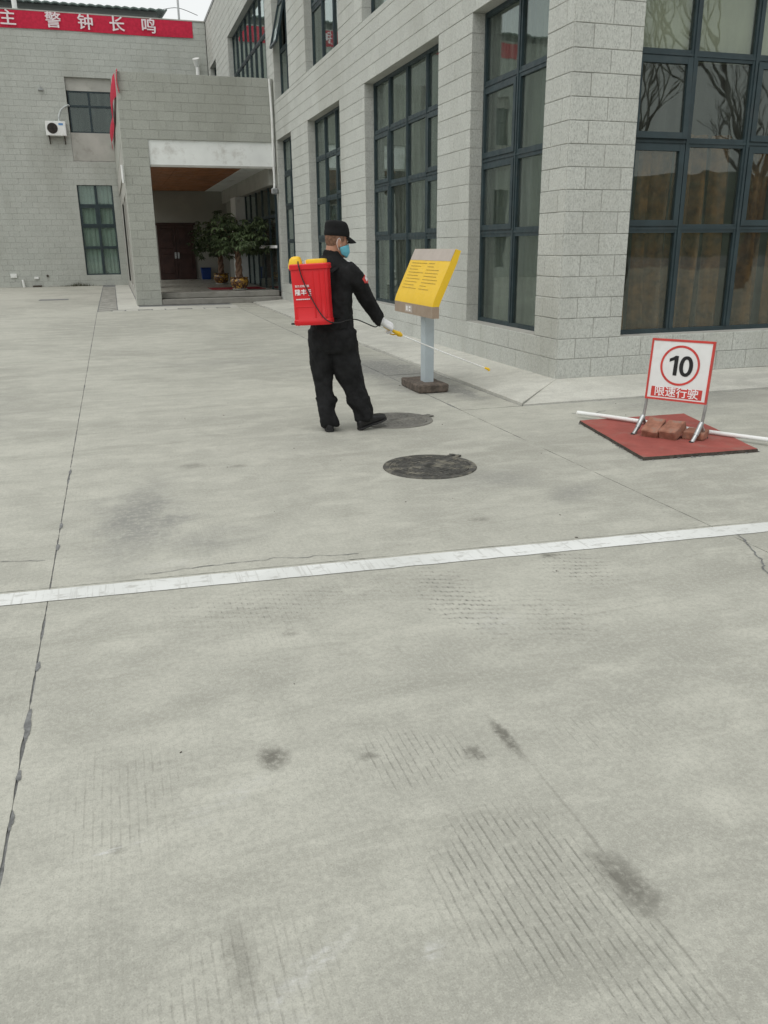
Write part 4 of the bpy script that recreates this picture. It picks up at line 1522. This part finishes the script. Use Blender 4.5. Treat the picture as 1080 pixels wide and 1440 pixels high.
b = bmesh.new()
q = [face_pt(.735, IY0 + .002), face_pt(.735, IY1 - .002), face_pt(.997, IY1 - .002), face_pt(.997, IY0 + .002)]
b.faces.new([b.verts.new(x) for x in q])
obj('header_panel', b, 'taupe_light', info)
b = bmesh.new()
rs = random.Random(5)
for r_ in range(9):
    t1 = .66 - r_ * .073
    for (ya, yb) in ((.58, .10), (.03, -.42)):
        L = (ya - yb) * rs.choice((.55, .7, .8, .95, 1.0, .4))
        y0 = IY1 - (0.69 - ya)
        yv = y0
        while yv > y0 - L:
            w = rs.uniform(.018, .034)
            b.faces.new([b.verts.new(face_pt(t, a)) for t, a in ((t1, yv), (t1, yv - w), (t1 + .014, yv - w), (t1 + .014, yv))])
            yv -= w + .006
obj('print_lines', b, 'ink', info, kind='stuff')
b = bmesh.new()
box(b, 3.1475 + IX, 3.149 + IX, .06, .30, .855, .935)
obj('emblem', b, 'taupe_light', info)
b = bmesh.new()
for i, (y0, y1, z0, z1) in enumerate(((.24, .27, .87, .92), (.20, .22, .87, .92), (.12, .17, .87, .885), (.12, .17, .90, .92))):
    box(b, 3.1462 + IX, 3.1472 + IX, y0, y1, z0, z1)
obj('emblem_mark', b, 'crisp_white', info)
b = bmesh.new()
box(b, 3.235 + IX, 3.345 + IX, -.12, .02, .08, .98, bev=.006)
box(b, 3.225 + IX, 3.355 + IX, -.13, .03, .835, .845)
obj('post', b, 'grey_paint', info)
b = bx(3.10 + IX, 3.455 + IX, 8.56 - 8.87, 9.19 - 8.87, 0, .095, bev=.014)
bmesh.ops.subdivide_edges(b, edges=b.edges[:], cuts=3, use_grid_fill=True)
for v in b.verts:
    v.co += NV((noise.noise(v.co * 16), noise.noise(v.co * 16 + NV((3, 3, 3))), noise.noise(v.co * 16 + NV((7, 0, 0))) * .7)) * .012
    v.co.z = max(v.co.z, 0)
obj('foot_block', b, 'base_brick', info, smooth=40)

# ------------------------------------------------------------------ the man
PLOC, PRZ = (1.85, 7.0, 0), -R(14.804)


def sph(b, c, rx, ry, rz_, ax=None, seg=16):
    r_ = bmesh.ops.create_uvsphere(b, u_segments=seg, v_segments=max(8, seg // 2), radius=1)
    mt = Matrix.Diagonal((rx, ry, rz_, 1))
    if ax is not None:
        mt = ax.to_4x4() @ mt
    mt = Matrix.Translation(c) @ mt
    for v in r_['verts']:
        v.co = mt @ v.co


EX, EY, EZ = NV((1, 0, 0)), NV((0, 1, 0)), NV((0, 0, 1))
HC = NV((-.052, 0.01, 1.612))
HF, HR = NV((.906, .423, 0)), NV((.423, -.906, 0))
# nod a little forward
HM = Matrix((HR, HF, EZ)).transposed()
HM = HM @ Matrix.Rotation(R(-5), 3, 'X')


def hp(x, y_, z):
    return HC + HM @ NV((x, y_, z))


HEADR = [(-.128, .020, .022, .055), (-.118, .040, .046, .045), (-.095, .054, .066, .030), (-.06, .065, .085, .012), (-.015, .072, .094, .003), (.04, .075, .098, .0), (.08, .069, .090, -.002), (.108, .048, .062, -.004), (.121, .018, .022, -.005)]


def head_at(z):
    for i in range(len(HEADR) - 1):
        a, c = HEADR[i], HEADR[i + 1]
        if a[0] <= z <= c[0]:
            t = (z - a[0]) / (c[0] - a[0])
            return [a[j] + (c[j] - a[j]) * t for j in range(4)]
    return HEADR[0] if z < HEADR[0][0] else HEADR[-1]


TY = R(20)     # torso turned a little to the right
TR_, TF = NV((math.cos(TY), -math.sin(TY), 0)), NV((math.sin(TY), math.cos(TY), 0))


def limb(b, pts, rad, n=14, flat=1.0):
    P = spline(pts, 5)
    m = len(rad) - 1
    rr = []
    for i in range(len(P)):
        t = i / (len(P) - 1) * m
        k = min(int(t), m - 1)
        rr.append(rad[k] + (rad[k + 1] - rad[k]) * (t - k))
    tube(b, P, rr, n)


RSH, REL, RWR = NV((.045, -.035, 1.385)), NV((.185, .075, 1.150)), NV((.318, .190, .945))
LSH, LEL, LWR = NV((-.262, .075, 1.385)), NV((-.315, .12, 1.12)), NV((-.18, .33, 1.0))
LHIP, LKN, LAN = NV((-.198, .04, .86)), NV((-.195, .03, .46)), NV((-.150, .0, .085))
RHIP, RKN, RAN = NV((-.015, .02, .86)), NV((.052, .045, .46)), NV((.160, .03, .13))

person = thing('person', 'man in black uniform, cap and blue face mask spraying, seen from behind', 'person', PLOC, PRZ)

# body: one continuous surface under the clothes
b = bmesh.new()
loft(b, [(hp(0, cy, z), HM @ EX, HM @ EY, rx, ry) for z, rx, ry, cy in HEADR], 24)
sph(b, hp(0, .098, -.022), .013, .016, .024, HM)
sph(b, hp(0, .090, -.06), .022, .016, .012, HM)
sph(b, hp(0, .088, .028), .055, .014, .012, HM)
for s in (-1, 1):
    ea = HM @ Matrix.Rotation(R(-14 * s), 3, 'Z')
    sph(b, hp(.076 * s, -.012, -.012), .010, .021, .033, ea)
    sph(b, hp(.077 * s, -.008, -.040), .009, .012, .014, ea)
tube(b, [hp(0, -.028, -.045), NV((-.092, .0, 1.50)), NV((-.10, .0, 1.42))], [.058, .062, .075], 16)
loft(b, [(NV((-.105, .01, z)), TR_, TF, rx, ry) for z, rx, ry in ((.90, .13, .09), (1.0, .125, .085), (1.2, .14, .095), (1.36, .14, .085), (1.44, .09, .06))], 18)
limb(b, [RSH, REL, RWR, NV((.36, .212, .915))], [.045, .038, .022, .018])
limb(b, [LSH, LEL, LWR, NV((-.13, .36, .98))], [.045, .038, .028, .026])
limb(b, [LHIP, LKN, LAN, LAN - NV((0, 0, .03))], [.075, .05, .035, .035])
limb(b, [RHIP, RKN, RAN, RAN - NV((0, 0, .03))], [.075, .055, .038, .038])
sph(b, (-.11, .37, .97), .03, .045, .03)
body = obj('body', remesh(b, .0065, 'body', 5, .5), 'skin', person)
for s in (-1, 1):
    b = bmesh.new()
    sph(b, hp(.031 * s, .080, .006), .0125, .0125, .0105, HM, 12)
    ey = obj('eye', b, 'crisp_white', body, smooth=80)
    b = bmesh.new()
    sph(b, hp(.031 * s, .0895, .006), .0055, .0040, .0055, HM, 10)
    obj('iris', b, 'rubber', body, smooth=80)
    b = bmesh.new()
    tube(b, [hp(.014 * s, .099, .026), hp(.032 * s, .094, .031), hp(.050 * s, .078, .026)], [.003, .004, .002], 6)
    obj('eyebrow', b, 'hair', body, smooth=80)

# cropped hair below the cap
b = bmesh.new()
gr = []
for i in range(25):
    a = R(-112) + R(224) * i / 24          # around the back of the head
    col = []
    for k in range(7):
        t = k / 6
        lo = -.050 + .052 * (abs(a) / R(112)) ** 2.0
        z = lo + (.06 - lo) * t
        _, rx, ry, cy = head_at(z)
        g2 = .0025 + .003 * min(1, t * 2)
        col.append(b.verts.new(hp((rx + g2) * math.sin(a), cy - (ry + g2) * math.cos(a), z)))
    gr.append(col)
for i in range(24):
    for k in range(6):
        b.faces.new((gr[i][k], gr[i + 1][k], gr[i + 1][k + 1], gr[i][k + 1]))
obj('hair', b, 'hair', person, smooth=80)

# cap
b = bmesh.new()
CT = [(.040, .081, .105, .0), (.047, .0845, .1085, 0), (.075, .0845, .108, 0), (.080, .083, .106, 0), (.108, .0835, .102, -.004), (.136, .082, .095, -.008), (.150, .077, .087, -.011), (.158, .064, .072, -.012), (.162, .040, .046, -.013), (.163, .012, .016, -.013)]
loft(b, [(hp(0, cy, z), HM @ EX, HM @ EY, rx, ry) for z, rx, ry, cy in CT], 32, power=2.25)
for v in b.verts:
    if (v.co - HC).z > .08:
        v.co += NV((noise.noise(v.co * 22), noise.noise(v.co * 22 + NV((4, 0, 0))), noise.noise(v.co * 22 + NV((0, 4, 0))))) * .005
capo = obj('cap', b, 'cap_cloth', person, smooth=50)
b = bmesh.new()
g1, g2 = [], []
for i in range(17):
    a = R(-56) + R(112) * i / 16
    r1 = []
    for k in range(5):
        t = k / 4
        ext = .078 * math.cos(a * 1.3) ** .6 * t
        x = (.083) * math.sin(a)
        y_ = .106 * math.cos(a) - .004 + ext
        z = .048 - .030 * t - .012 * t * t - .022 * (math.sin(a) ** 2)
        r1.append((x, y_, z))
    g1.append([b.verts.new(hp(*q)) for q in r1])
    g2.append([b.verts.new(hp(q[0], q[1], q[2] - .005)) for q in r1])
for i in range(16):
    for k in range(4):
        b.faces.new((g1[i][k], g1[i + 1][k], g1[i + 1][k + 1], g1[i][k + 1]))
        b.faces.new((g2[i][k], g2[i][k + 1], g2[i + 1][k + 1], g2[i + 1][k]))
    b.faces.new((g1[i][4], g1[i + 1][4], g2[i + 1][4], g2[i][4]))
obj('visor', b, 'cap_cloth', capo, smooth=60)

# face mask and its ear loops
b = bmesh.new()
gr = []
for i in range(19):
    a = R(-97) + R(194) * i / 18
    col = []
    for k in range(10):
        t = k / 9
        z = -.126 + (.126 - .018) * t
        z = z - .034 * (abs(a) / R(97)) ** 2 * t + .022 * (abs(a) / R(97)) ** 2 * (1 - t)
        _, rx, ry, cy = head_at(max(z, -.112))
        w = math.cos(a * .9) ** 2
        off = .006 + .017 * w * math.sin(min(1, t * 1.15) * math.pi) + .010 * w * max(0, t - .45) + (.0022 if k % 3 == 1 else 0)
        col.append(b.verts.new(hp((rx + off) * math.sin(a), cy + (ry + off) * math.cos(a), z)))
    gr.append(col)
for i in range(18):
    for k in range(9):
        b.faces.new((gr[i][k], gr[i + 1][k], gr[i + 1][k + 1], gr[i][k + 1]))
msk = obj('face_mask', b, 'mask_blue', person, smooth=70)
sol = msk.modifiers.new('t', 'SOLIDIFY')
sol.thickness = .002
for s in (-1, 1):
    b = bmesh.new()
    tube(b, spline([hp(.071 * s, .010, -.054), hp(.078 * s, .006, -.02), hp(.0825 * s, -.008, .022), hp(.084 * s, -.030, .006), hp(.081 * s, -.030, -.03), hp(.072 * s, -.004, -.075)], 4), .0019, 6)
    obj('ear_loop', b, 'glove', msk, smooth=80)
b = bmesh.new()
for i in range(18):
    pass
tube(b, [g[9].co.copy() if False else hp(0, 0, 0) for g in []] or [hp(-.055, .075, -.020), hp(0, .115, -.016), hp(.055, .075, -.020)], .003, 6)
obj('mask_edge', b, 'glove', msk, smooth=80)


def folds(me, amp, f=11.0, seed=0.0, boost=None):
    me.calc_loop_triangles()
    nr = [v.normal.copy() for v in me.vertices]
    for v, n_ in zip(me.vertices, nr):
        p = v.co
        q = NV((p.x * f + seed, p.y * f, p.z * f * .9 + p.x * 6))
        rdg = 1 - abs(noise.noise(q)) * 2.2
        d = amp * (rdg * .75 + noise.noise(q * 2.3) * .55)
        if boost:
            d *= boost(p)
        v.co = p + n_ * d
    me.update()


# trousers
b = bmesh.new()
loft(b, [(NV(c), TR_, TF, rx, ry) for c, rx, ry in (((-.108, .02, 1.02), .150, .105), ((-.108, .018, .95), .170, .120), ((-.108, .018, .86), .200, .142), ((-.108, .018, .76), .203, .145), ((-.108, .02, .70), .17, .12))], 24, power=2.3)
limb(b, [LHIP + NV((-.0, 0, .02)), LHIP - NV((0.004, 0, .2)), NV((-.203, .035, .51)), LKN - NV((0, 0, .05)), NV((-.172, .012, .24)), NV((-.152, .0, .12)), NV((-.15, -.004, .050))], [.116, .110, .088, .075, .069, .070, .067], 18)
limb(b, [RHIP + NV((.0, 0, .02)), RHIP - NV((-.012, -.005, .2)), NV((.024, .04, .52)), RKN - NV((-.012, 0, .05)), NV((.112, .04, .27)), NV((.147, .034, .16)), NV((.160, .03, .095))], [.120, .119, .113, .099, .087, .083, .073], 18)
me = remesh(b, .010, 'trousers', 8, .5)
folds(me, .015, 7.0, 1.7, lambda p: .6 + (1.2 if p.z < .3 else .35 if p.z < .62 else .1))
folds(me, .0035, 30.0, 5.2)
obj('trousers', me, 'black_cloth', person)

# jacket
b = bmesh.new()
J = [((-.107, .012, .905), .176, .128), ((-.107, .012, .95), .172, .124), ((-.105, .012, 1.02), .166, .120), ((-.104, .010, 1.18), .178, .128), ((-.104, .012, 1.32), .186, .126), ((-.103, .015, 1.40), .180, .112), ((-.101, .012, 1.445), .140, .095), ((-.098, .008, 1.485), .088, .078)]
loft(b, [(NV(c), TR_, TF, rx, ry) for c, rx, ry in J], 26, power=2.35)
loft(b, [(NV((-.097, .004, 1.47)), TR_, TF, .080, .078), (NV((-.092, .006, 1.508)), TR_, TF, .073, .073), (NV((-.088, .012, 1.535)), TR_, (TF + NV((0, 0, -.18))).normalized(), .069, .071)], 22)
limb(b, [RSH + NV((-.03, -.0, .012)), RSH + NV((.045, .02, -.07)), REL + NV((-.03, -.02, .06)), REL, REL.lerp(RWR, .5), RWR - NV((.012, .006, -.011)), RWR], [.078, .080, .070, .066, .060, .053, .054], 18)
limb(b, [LSH + NV((.03, 0, .012)), LSH + NV((-.03, .01, -.07)), LEL + NV((0, 0, .06)), LEL, LEL.lerp(LWR, .5), LWR], [.078, .080, .072, .068, .060, .052], 18)
me = remesh(b, .0095, 'jacket', 7, .5)
folds(me, .013, 7.5, 3.3, lambda p: (.30 if p.x > .26 else .75 if p.x > .08 else .55) + (.8 if p.z < 1.05 and p.x < .1 else 0))
folds(me, .003, 32.0, 9.2)
jacket = obj('jacket', me, 'black_cloth', person)
# shoulder strap, sleeve patch, small white strap badge
def on_arm(t, ang, lift):
    a = (RSH + NV((.045, .02, -.07))).lerp(REL + NV((-.03, -.02, .06)), t)
    d = (REL - RSH).normalized()
    e = d.cross(EZ).normalized()
    up = e.cross(d).normalized()
    return a + (e * math.cos(ang) + up * math.sin(ang)) * lift, d, e, up


b = bmesh.new()
gr = []
for i in range(6):
    a = R(5) + R(58) * i / 5
    col = []
    for k in range(5):
        p, *_ = on_arm(.10 + .50 * k / 4, a, .0905)
        col.append(b.verts.new(p))
    gr.append(col)
for i in range(5):
    for k in range(4):
        if (i in (0, 4)) and k == 3:
            continue
        b.faces.new((gr[i][k], gr[i + 1][k], gr[i + 1][k + 1], gr[i][k + 1]))
obj('sleeve_patch', b, 'sign_red', jacket, smooth=80)
b = bmesh.new()
gr = []
for i in range(3):
    a = R(22) + R(26) * i / 2
    gr.append([b.verts.new(on_arm(.20 + .28 * k / 2, a, .0935)[0]) for k in range(3)])
for i in range(2):
    for k in range(2):
        b.faces.new((gr[i][k], gr[i + 1][k], gr[i + 1][k + 1], gr[i][k + 1]))
obj('patch_motif', b, 'banner_white', jacket, smooth=80)
eb = bmesh.new()
box(eb, -.055, .055, -.022, .022, -.003, .004, bev=.003, mtx=Matrix.Translation((.020, .01, 1.452)) @ Matrix.Rotation(R(20), 4, 'Y') @ Matrix.Rotation(-TY, 4, 'Z'))
obj('shoulder_strap', eb, 'cap_cloth', jacket)
eb = bmesh.new()
box(eb, -.012, .012, -.016, .016, 0, .007, bev=.002, mtx=Matrix.Translation((.045, -.005, 1.446)) @ Matrix.Rotation(R(20), 4, 'Y') @ Matrix.Rotation(-TY, 4, 'Z'))
obj('strap_badge', eb, 'crisp_white', jacket)

# shoes
def shoe(heel, d, pitch):
    d = NV(d).normalized()
    w = NV((d.y, -d.x, 0))
    mt = Matrix((d, -w, EZ)).transposed().to_4x4()
    mt = Matrix.Translation(heel) @ mt @ Matrix.Rotation(-pitch, 4, 'Y')
    secs = [(.0, .022, .050), (.012, .034, .080), (.045, .039, .108), (.085, .040, .120), (.12, .042, .108), (.165, .048, .084), (.21, .052, .070), (.25, .047, .060), (.275, .032, .050), (.288, .012, .036)]
    b = bmesh.new()
    loft(b, [(mt @ NV((x, 0, h / 2 + .012)), mt.to_3x3() @ EY, mt.to_3x3() @ EZ, hw, h / 2) for x, hw, h in secs], 20, power=2.7)
    for v in b.verts:
        v.co += NV((noise.noise(v.co * 40), 0, noise.noise(v.co * 40 + NV((3, 0, 0))))) * .002
    s = obj('shoe', b, 'leather', person, smooth=60)
    b = bmesh.new()
    loft(b, [(mt @ NV((x * 1.03 - .004, 0, .011 + (.004 if .1 < x < .15 else 0))), mt.to_3x3() @ EY, mt.to_3x3() @ EZ, hw + .003, .011) for x, hw, h in secs], 20, power=3.2)
    obj('sole', b, 'sole', s, smooth=50)
    b = bmesh.new()
    for k in range(4):
        x = .13 + .018 * k
        tube(b, [mt @ NV((x, -.025, .088 - .012 * k)), mt @ NV((x, 0, .104 - .013 * k)), mt @ NV((x, .025, .088 - .012 * k))], .003, 5)
    obj('lace', b, 'sole', s)


shoe(NV((-.150, -.062, 0)), (-.12, 1, 0), 0)
shoe(NV((.108, -.005, .001)), (.88, .47, 0), R(14))

# gloved right hand closed round the grip
HW = NV((.345, .205, .926))
hd = (NV((.560, .300, .805)) - HW).normalized()
nb = NV((-.05, -.62, .75))
nb = (nb - hd * nb.dot(hd)).normalized()
ac_ = hd.cross(nb).normalized()        # across the knuckles
if ac_.dot(NV((0, -1, -.5))) < 0:
    ac_ = -ac_
b = bmesh.new()
loft(b, [(HW - hd * .06, ac_, nb, .038, .034), (HW - hd * .01, ac_, nb, .035, .029), (HW + hd * .035, ac_, nb, .042, .024), (HW + hd * .075, ac_, nb, .046, .021), (HW + hd * .100, ac_, nb, .042, .016)], 16, power=2.5)
for i, (o_, L, c1) in enumerate(((-.030, .92, .75), (-.010, 1.05, .45), (.010, 1.0, .40), (.029, .82, .38))):
    base = HW + hd * .088 + ac_ * o_ * 1.1
    p1 = base + (hd * c1 - nb * (1.02 - c1 * .6)).normalized() * .042 * L
    p2 = p1 + (hd * (c1 - .62) - nb * .9).normalized() * .026 * L
    p3 = p2 + (-hd * (.95 - c1 * .5) - nb * .35).normalized() * .022 * L
    tube(b, spline([base - hd * .02, base, p1, p2, p3], 3), [.0112] * 4 + [.0108] * 4 + [.0102] * 4 + [.009], 8)
th0 = HW + hd * .022 - ac_ * .030 - nb * .004
tube(b, spline([th0 - hd * .02 + ac_ * .01, th0, th0 + hd * .030 - ac_ * .012 - nb * .018, th0 + hd * .058 - ac_ * .002 - nb * .034], 3), [.012, .012, .0115, .0115, .011, .011, .0105, .010, .010, .009], 8)
obj('glove', remesh(b, .0030, 'glove', 2, .4), 'glove', person)

# ------------------------------------------------------------------ knapsack sprayer
spray = thing('knapsack_sprayer', 'red knapsack sprayer with yellow caps, hose and long wand, carried on a back', 'sprayer', PLOC, PRZ)
TKC = NV((-.250, -.232, .955))
tky = R(11)
TKM = Matrix.Translation(TKC) @ Matrix.Rotation(-tky, 4, 'Z') @ Matrix.Rotation(R(-2.6), 4, 'Y')
W2, D2, HH = .153, .078, .475


def tk(x, y_, z):
    return TKM @ NV((x, y_, z))


def tkbox(*a, **k):
    b = bx(*a, **k)
    bmesh.ops.transform(b, matrix=TKM, verts=b.verts)
    return b


b = bmesh.new()
secs = [(.0, .150, .074), (.015, .157, .080), (.040, .157, .080), (.046, .151, .076), (.20, .150, .075), (.44, .154, .077), (.455, .152, .075)]
loft(b, [(tk(0, 0, z), TKM.to_3x3() @ EX, TKM.to_3x3() @ EY, a, c) for z, a, c in secs], 48, power=8)
tank = obj('tank', b, 'tank_red', spray, smooth=35)
b = bmesh.new()
secs = [(.440, .158, .082), (.445, .163, .087), (.478, .163, .087), (.486, .156, .080)]
loft(b, [(tk(0, 0, z), TKM.to_3x3() @ EX, TKM.to_3x3() @ EY, a, c) for z, a, c in secs], 48, power=8)
obj('rim', b, 'tank_red', tank, smooth=35)
for x in (.035, .085, .125):
    obj('rib', tkbox(x - .006, x + .006, -.0800, -.070, .06, .43, bev=.003), 'tank_red', tank)
obj('rib', tkbox(-.135, .02, -.0785, -.070, .145, .151, bev=.002), 'tank_red', tank)
fx, fn = TKM.to_3x3() @ EX, TKM.to_3x3() @ NV((0, -1, 0))
text('lettering', '背负式喷雾器', .020, 'crisp_white', tank, tk(-.062, -.0790, .312), fx, fn, bold=.0003, depth=.0004)
text('lettering', '隆丰', .050, 'crisp_white', tank, tk(-.076, -.0790, .262), fx, fn, bold=.0012, depth=.0004)
b = bmesh.new()
for k in range(4):
    box(b, -.012, .010, -.0795, -.0785, .236 + k * .014, .243 + k * .014)
for k in range(7):
    box(b, -.118 + k * .017, -.105 + k * .017, -.0795, -.0785, .205, .214)
bmesh.ops.transform(b, matrix=TKM, verts=b.verts)
obj('print_lines', b, 'banner_white', tank, kind='stuff')
# yellow filler lid, yellow pump housing, white cap
b = bmesh.new()
loft(b, [(tk(.055, .0, z), TKM.to_3x3() @ EX, TKM.to_3x3() @ EY, r_, r_ * .78) for z, r_ in ((.470, .082), (.506, .086), (.517, .080), (.521, .05))], 28, power=3)
obj('lid', b, 'cap_yellow', spray, smooth=40)
b = bmesh.new()
loft(b, [(tk(-.112 + dx, -.025, z), TKM.to_3x3() @ EX, TKM.to_3x3() @ EY, r_, r_ * .9) for z, r_, dx in ((.455, .060, -.004), (.490, .056, -.002), (.525, .047, .0), (.542, .034, .004), (.547, .012, .004))], 22, power=2.6)
obj('pump_housing', b, 'cap_yellow', spray, smooth=45)
b = bmesh.new()
tube(b, [tk(-.018, -.02, .47), tk(-.018, -.02, .512)], .020, 14)
obj('valve_cap', b, 'white_plastic', spray, smooth=40)
b = bmesh.new()
tube(b, spline([tk(-.135, .02, -.004), tk(-.165, .0, .010), tk(-.195, -.01, .012)], 4), .008, 8)
obj('pump_lever', b, 'rubber', spray, smooth=60)
# straps over the shoulders
for sx in (-.085, .085):
    c0 = NV((-.104, .012, 0)) + TR_ * sx
    pts = [tk(sx * .9 + .06, .070, .40), c0 - TF * .104 + NV((0, 0, 1.405)), c0 - TF * .05 + NV((0, 0, 1.462)), c0 + TF * .06 + NV((0, 0, 1.455)), c0 + TF * .118 + NV((0, 0, 1.33)), c0 + TF * .118 + TR_ * sx * .2 + NV((0, 0, 1.15)), c0 + TR_ * sx * .8 + TF * .02 + NV((0, 0, 1.0)), tk(sx * 1.3, .06, .05)]
    P = spline(pts, 5)
    b = bmesh.new()
    pr = None
    for i, p in enumerate(P):
        wv = TR_ * .02
        q = (b.verts.new(p - wv), b.verts.new(p + wv))
        if pr:
            b.faces.new((pr[0], pr[1], q[1], q[0]))
        pr = q
    so = obj('strap', b, 'black_cloth', spray, smooth=70)
    sm = so.modifiers.new('t', 'SOLIDIFY')
    sm.thickness = .004
G0 = HW + hd * .085 - nb * .034
hose = spline([tk(-.085, -.05, .515), tk(-.072, -.095, .470), tk(-.045, -.098, .36), tk(.015, -.096, .215), tk(.085, -.096, .085), tk(.150, -.092, .022), tk(.200, .02, .005), NV((.03, -.09, .975)), NV((.105, .06, .965)), NV((.19, .14, .925)), NV((.27, .17, .890)), G0 - hd * .10 - nb * .01, G0 - hd * .05], 6)
b = bmesh.new()
tube(b, hose, .0050, 8)
obj('hose', b, 'rubber', spray, smooth=70)
# wand
b = bmesh.new()
tube(b, [G0 - hd * .06, G0 - hd * .02, G0 + hd * .05, G0 + hd * .085, G0 + hd * .10, G0 + hd * .135, G0 + hd * .15], [.011, .014, .014, .017, .021, .019, .012], 12)
tube(b, spline([G0 + hd * .10 - nb * .012, G0 + hd * .07 - nb * .04, G0 + hd * .0 - nb * .045], 4), .006, 8)
bmesh.ops.create_cone(b, cap_ends=True, segments=12, radius1=.024, radius2=.022, depth=.02, matrix=Matrix.Translation(G0 + hd * .118) @ hd.to_track_quat('Z', 'Y').to_matrix().to_4x4())
obj('grip', b, 'cap_yellow', spray, smooth=45)
W0, W1 = G0 + hd * .14, NV((1.325, .44, .468))
b = bmesh.new()
tube(b, [W0, W0.lerp(W1, .5) - NV((0, 0, .006)), W1], .0058, 10)
obj('lance', b, 'white_plastic', spray, smooth=60)
b = bmesh.new()
wd = (W1 - W0).normalized()
tube(b, [W1 - wd * .03, W1, W1 + wd * .012, W1 + wd * .022 - NV((0, 0, .012))], [.008, .012, .014, .010], 12)
obj('nozzle', b, 'cap_yellow', spray, smooth=45)

# ------------------------------------------------------------------ what the windows mirror: trees and hills round the yard
def bare_tree(loc, h, seed):
    rs = random.Random(seed)
    t = thing('bare_tree', 'bare leafless tree standing behind the yard, mirrored in the big window', 'tree', loc, 0, 'bare trees behind the yard')
    bt, bc = bmesh.new(), bmesh.new()

    def grow(p, d, L, r_, lv):
        pts = [p]
        dd = d.copy()
        for i in range(4):
            dd = (dd + NV((rs.uniform(-.14, .14), rs.uniform(-.14, .14), rs.uniform(-.03, .10)))).normalized()
            pts.append(pts[-1] + dd * L / 4)
        tube(bt if lv < 2 else bc, pts, [r_ * (1 - .12 * i) for i in range(5)], 7 if lv < 2 else 4, cap=False)
        if lv >= 5:
            return
        for k in range(3 if lv < 4 else 2):
            a = rs.uniform(0, 6.28)
            side = NV((math.cos(a), math.sin(a), 0))
            nd = (dd + side * rs.uniform(.35, .8) + NV((0, 0, .15))).normalized()
            grow(pts[rs.choice((2, 3, 4, 4))], nd, L * rs.uniform(.58, .80), r_ * .55, lv + 1)

    grow(NV((0, 0, 0)), NV((0, 0, 1)), h * .32, h * .018, 0)
    obj('trunk', bt, 'twig', t, smooth=60)
    obj('crown', bc, 'twig', t)


for i, (x, y_, h) in enumerate(((14.5, -7.0, 11), (17.5, -9.5, 13), (21.5, -8, 12), (11.5, -10, 12), (25, -12, 13))):
    bare_tree((x, y_, 0), h, 20 + i)

b = bmesh.new()
nA, nR = 220, 10
rows = []
for k in range(nR):
    row = []
    for i in range(nA):
        a = 2 * math.pi * i / nA
        rr = 95 + k * 20
        hgt = (k / (nR - 1)) ** .8 * (19 + 9 * noise.noise(NV((math.cos(a) * 2.2, math.sin(a) * 2.2, .4))) + 4 * noise.noise(NV((math.cos(a) * 9, math.sin(a) * 9, 2))))
        hgt += (k > 0) * (1.6 * noise.noise(NV((math.cos(a) * 45, math.sin(a) * 45, k * .9))) + 1.0 * abs(noise.noise(NV((math.cos(a) * 90, math.sin(a) * 90, k * 2.1)))))
        row.append(b.verts.new((rr * math.cos(a), rr * math.sin(a), max(-.1, hgt) if k else -.1)))
    rows.append(row)
for k in range(nR - 1):
    for i in range(nA):
        b.faces.new((rows[k][i], rows[k][(i + 1) % nA], rows[k + 1][(i + 1) % nA], rows[k + 1][i]))
obj('hills', b, 'far_leaf', None, kind='structure')
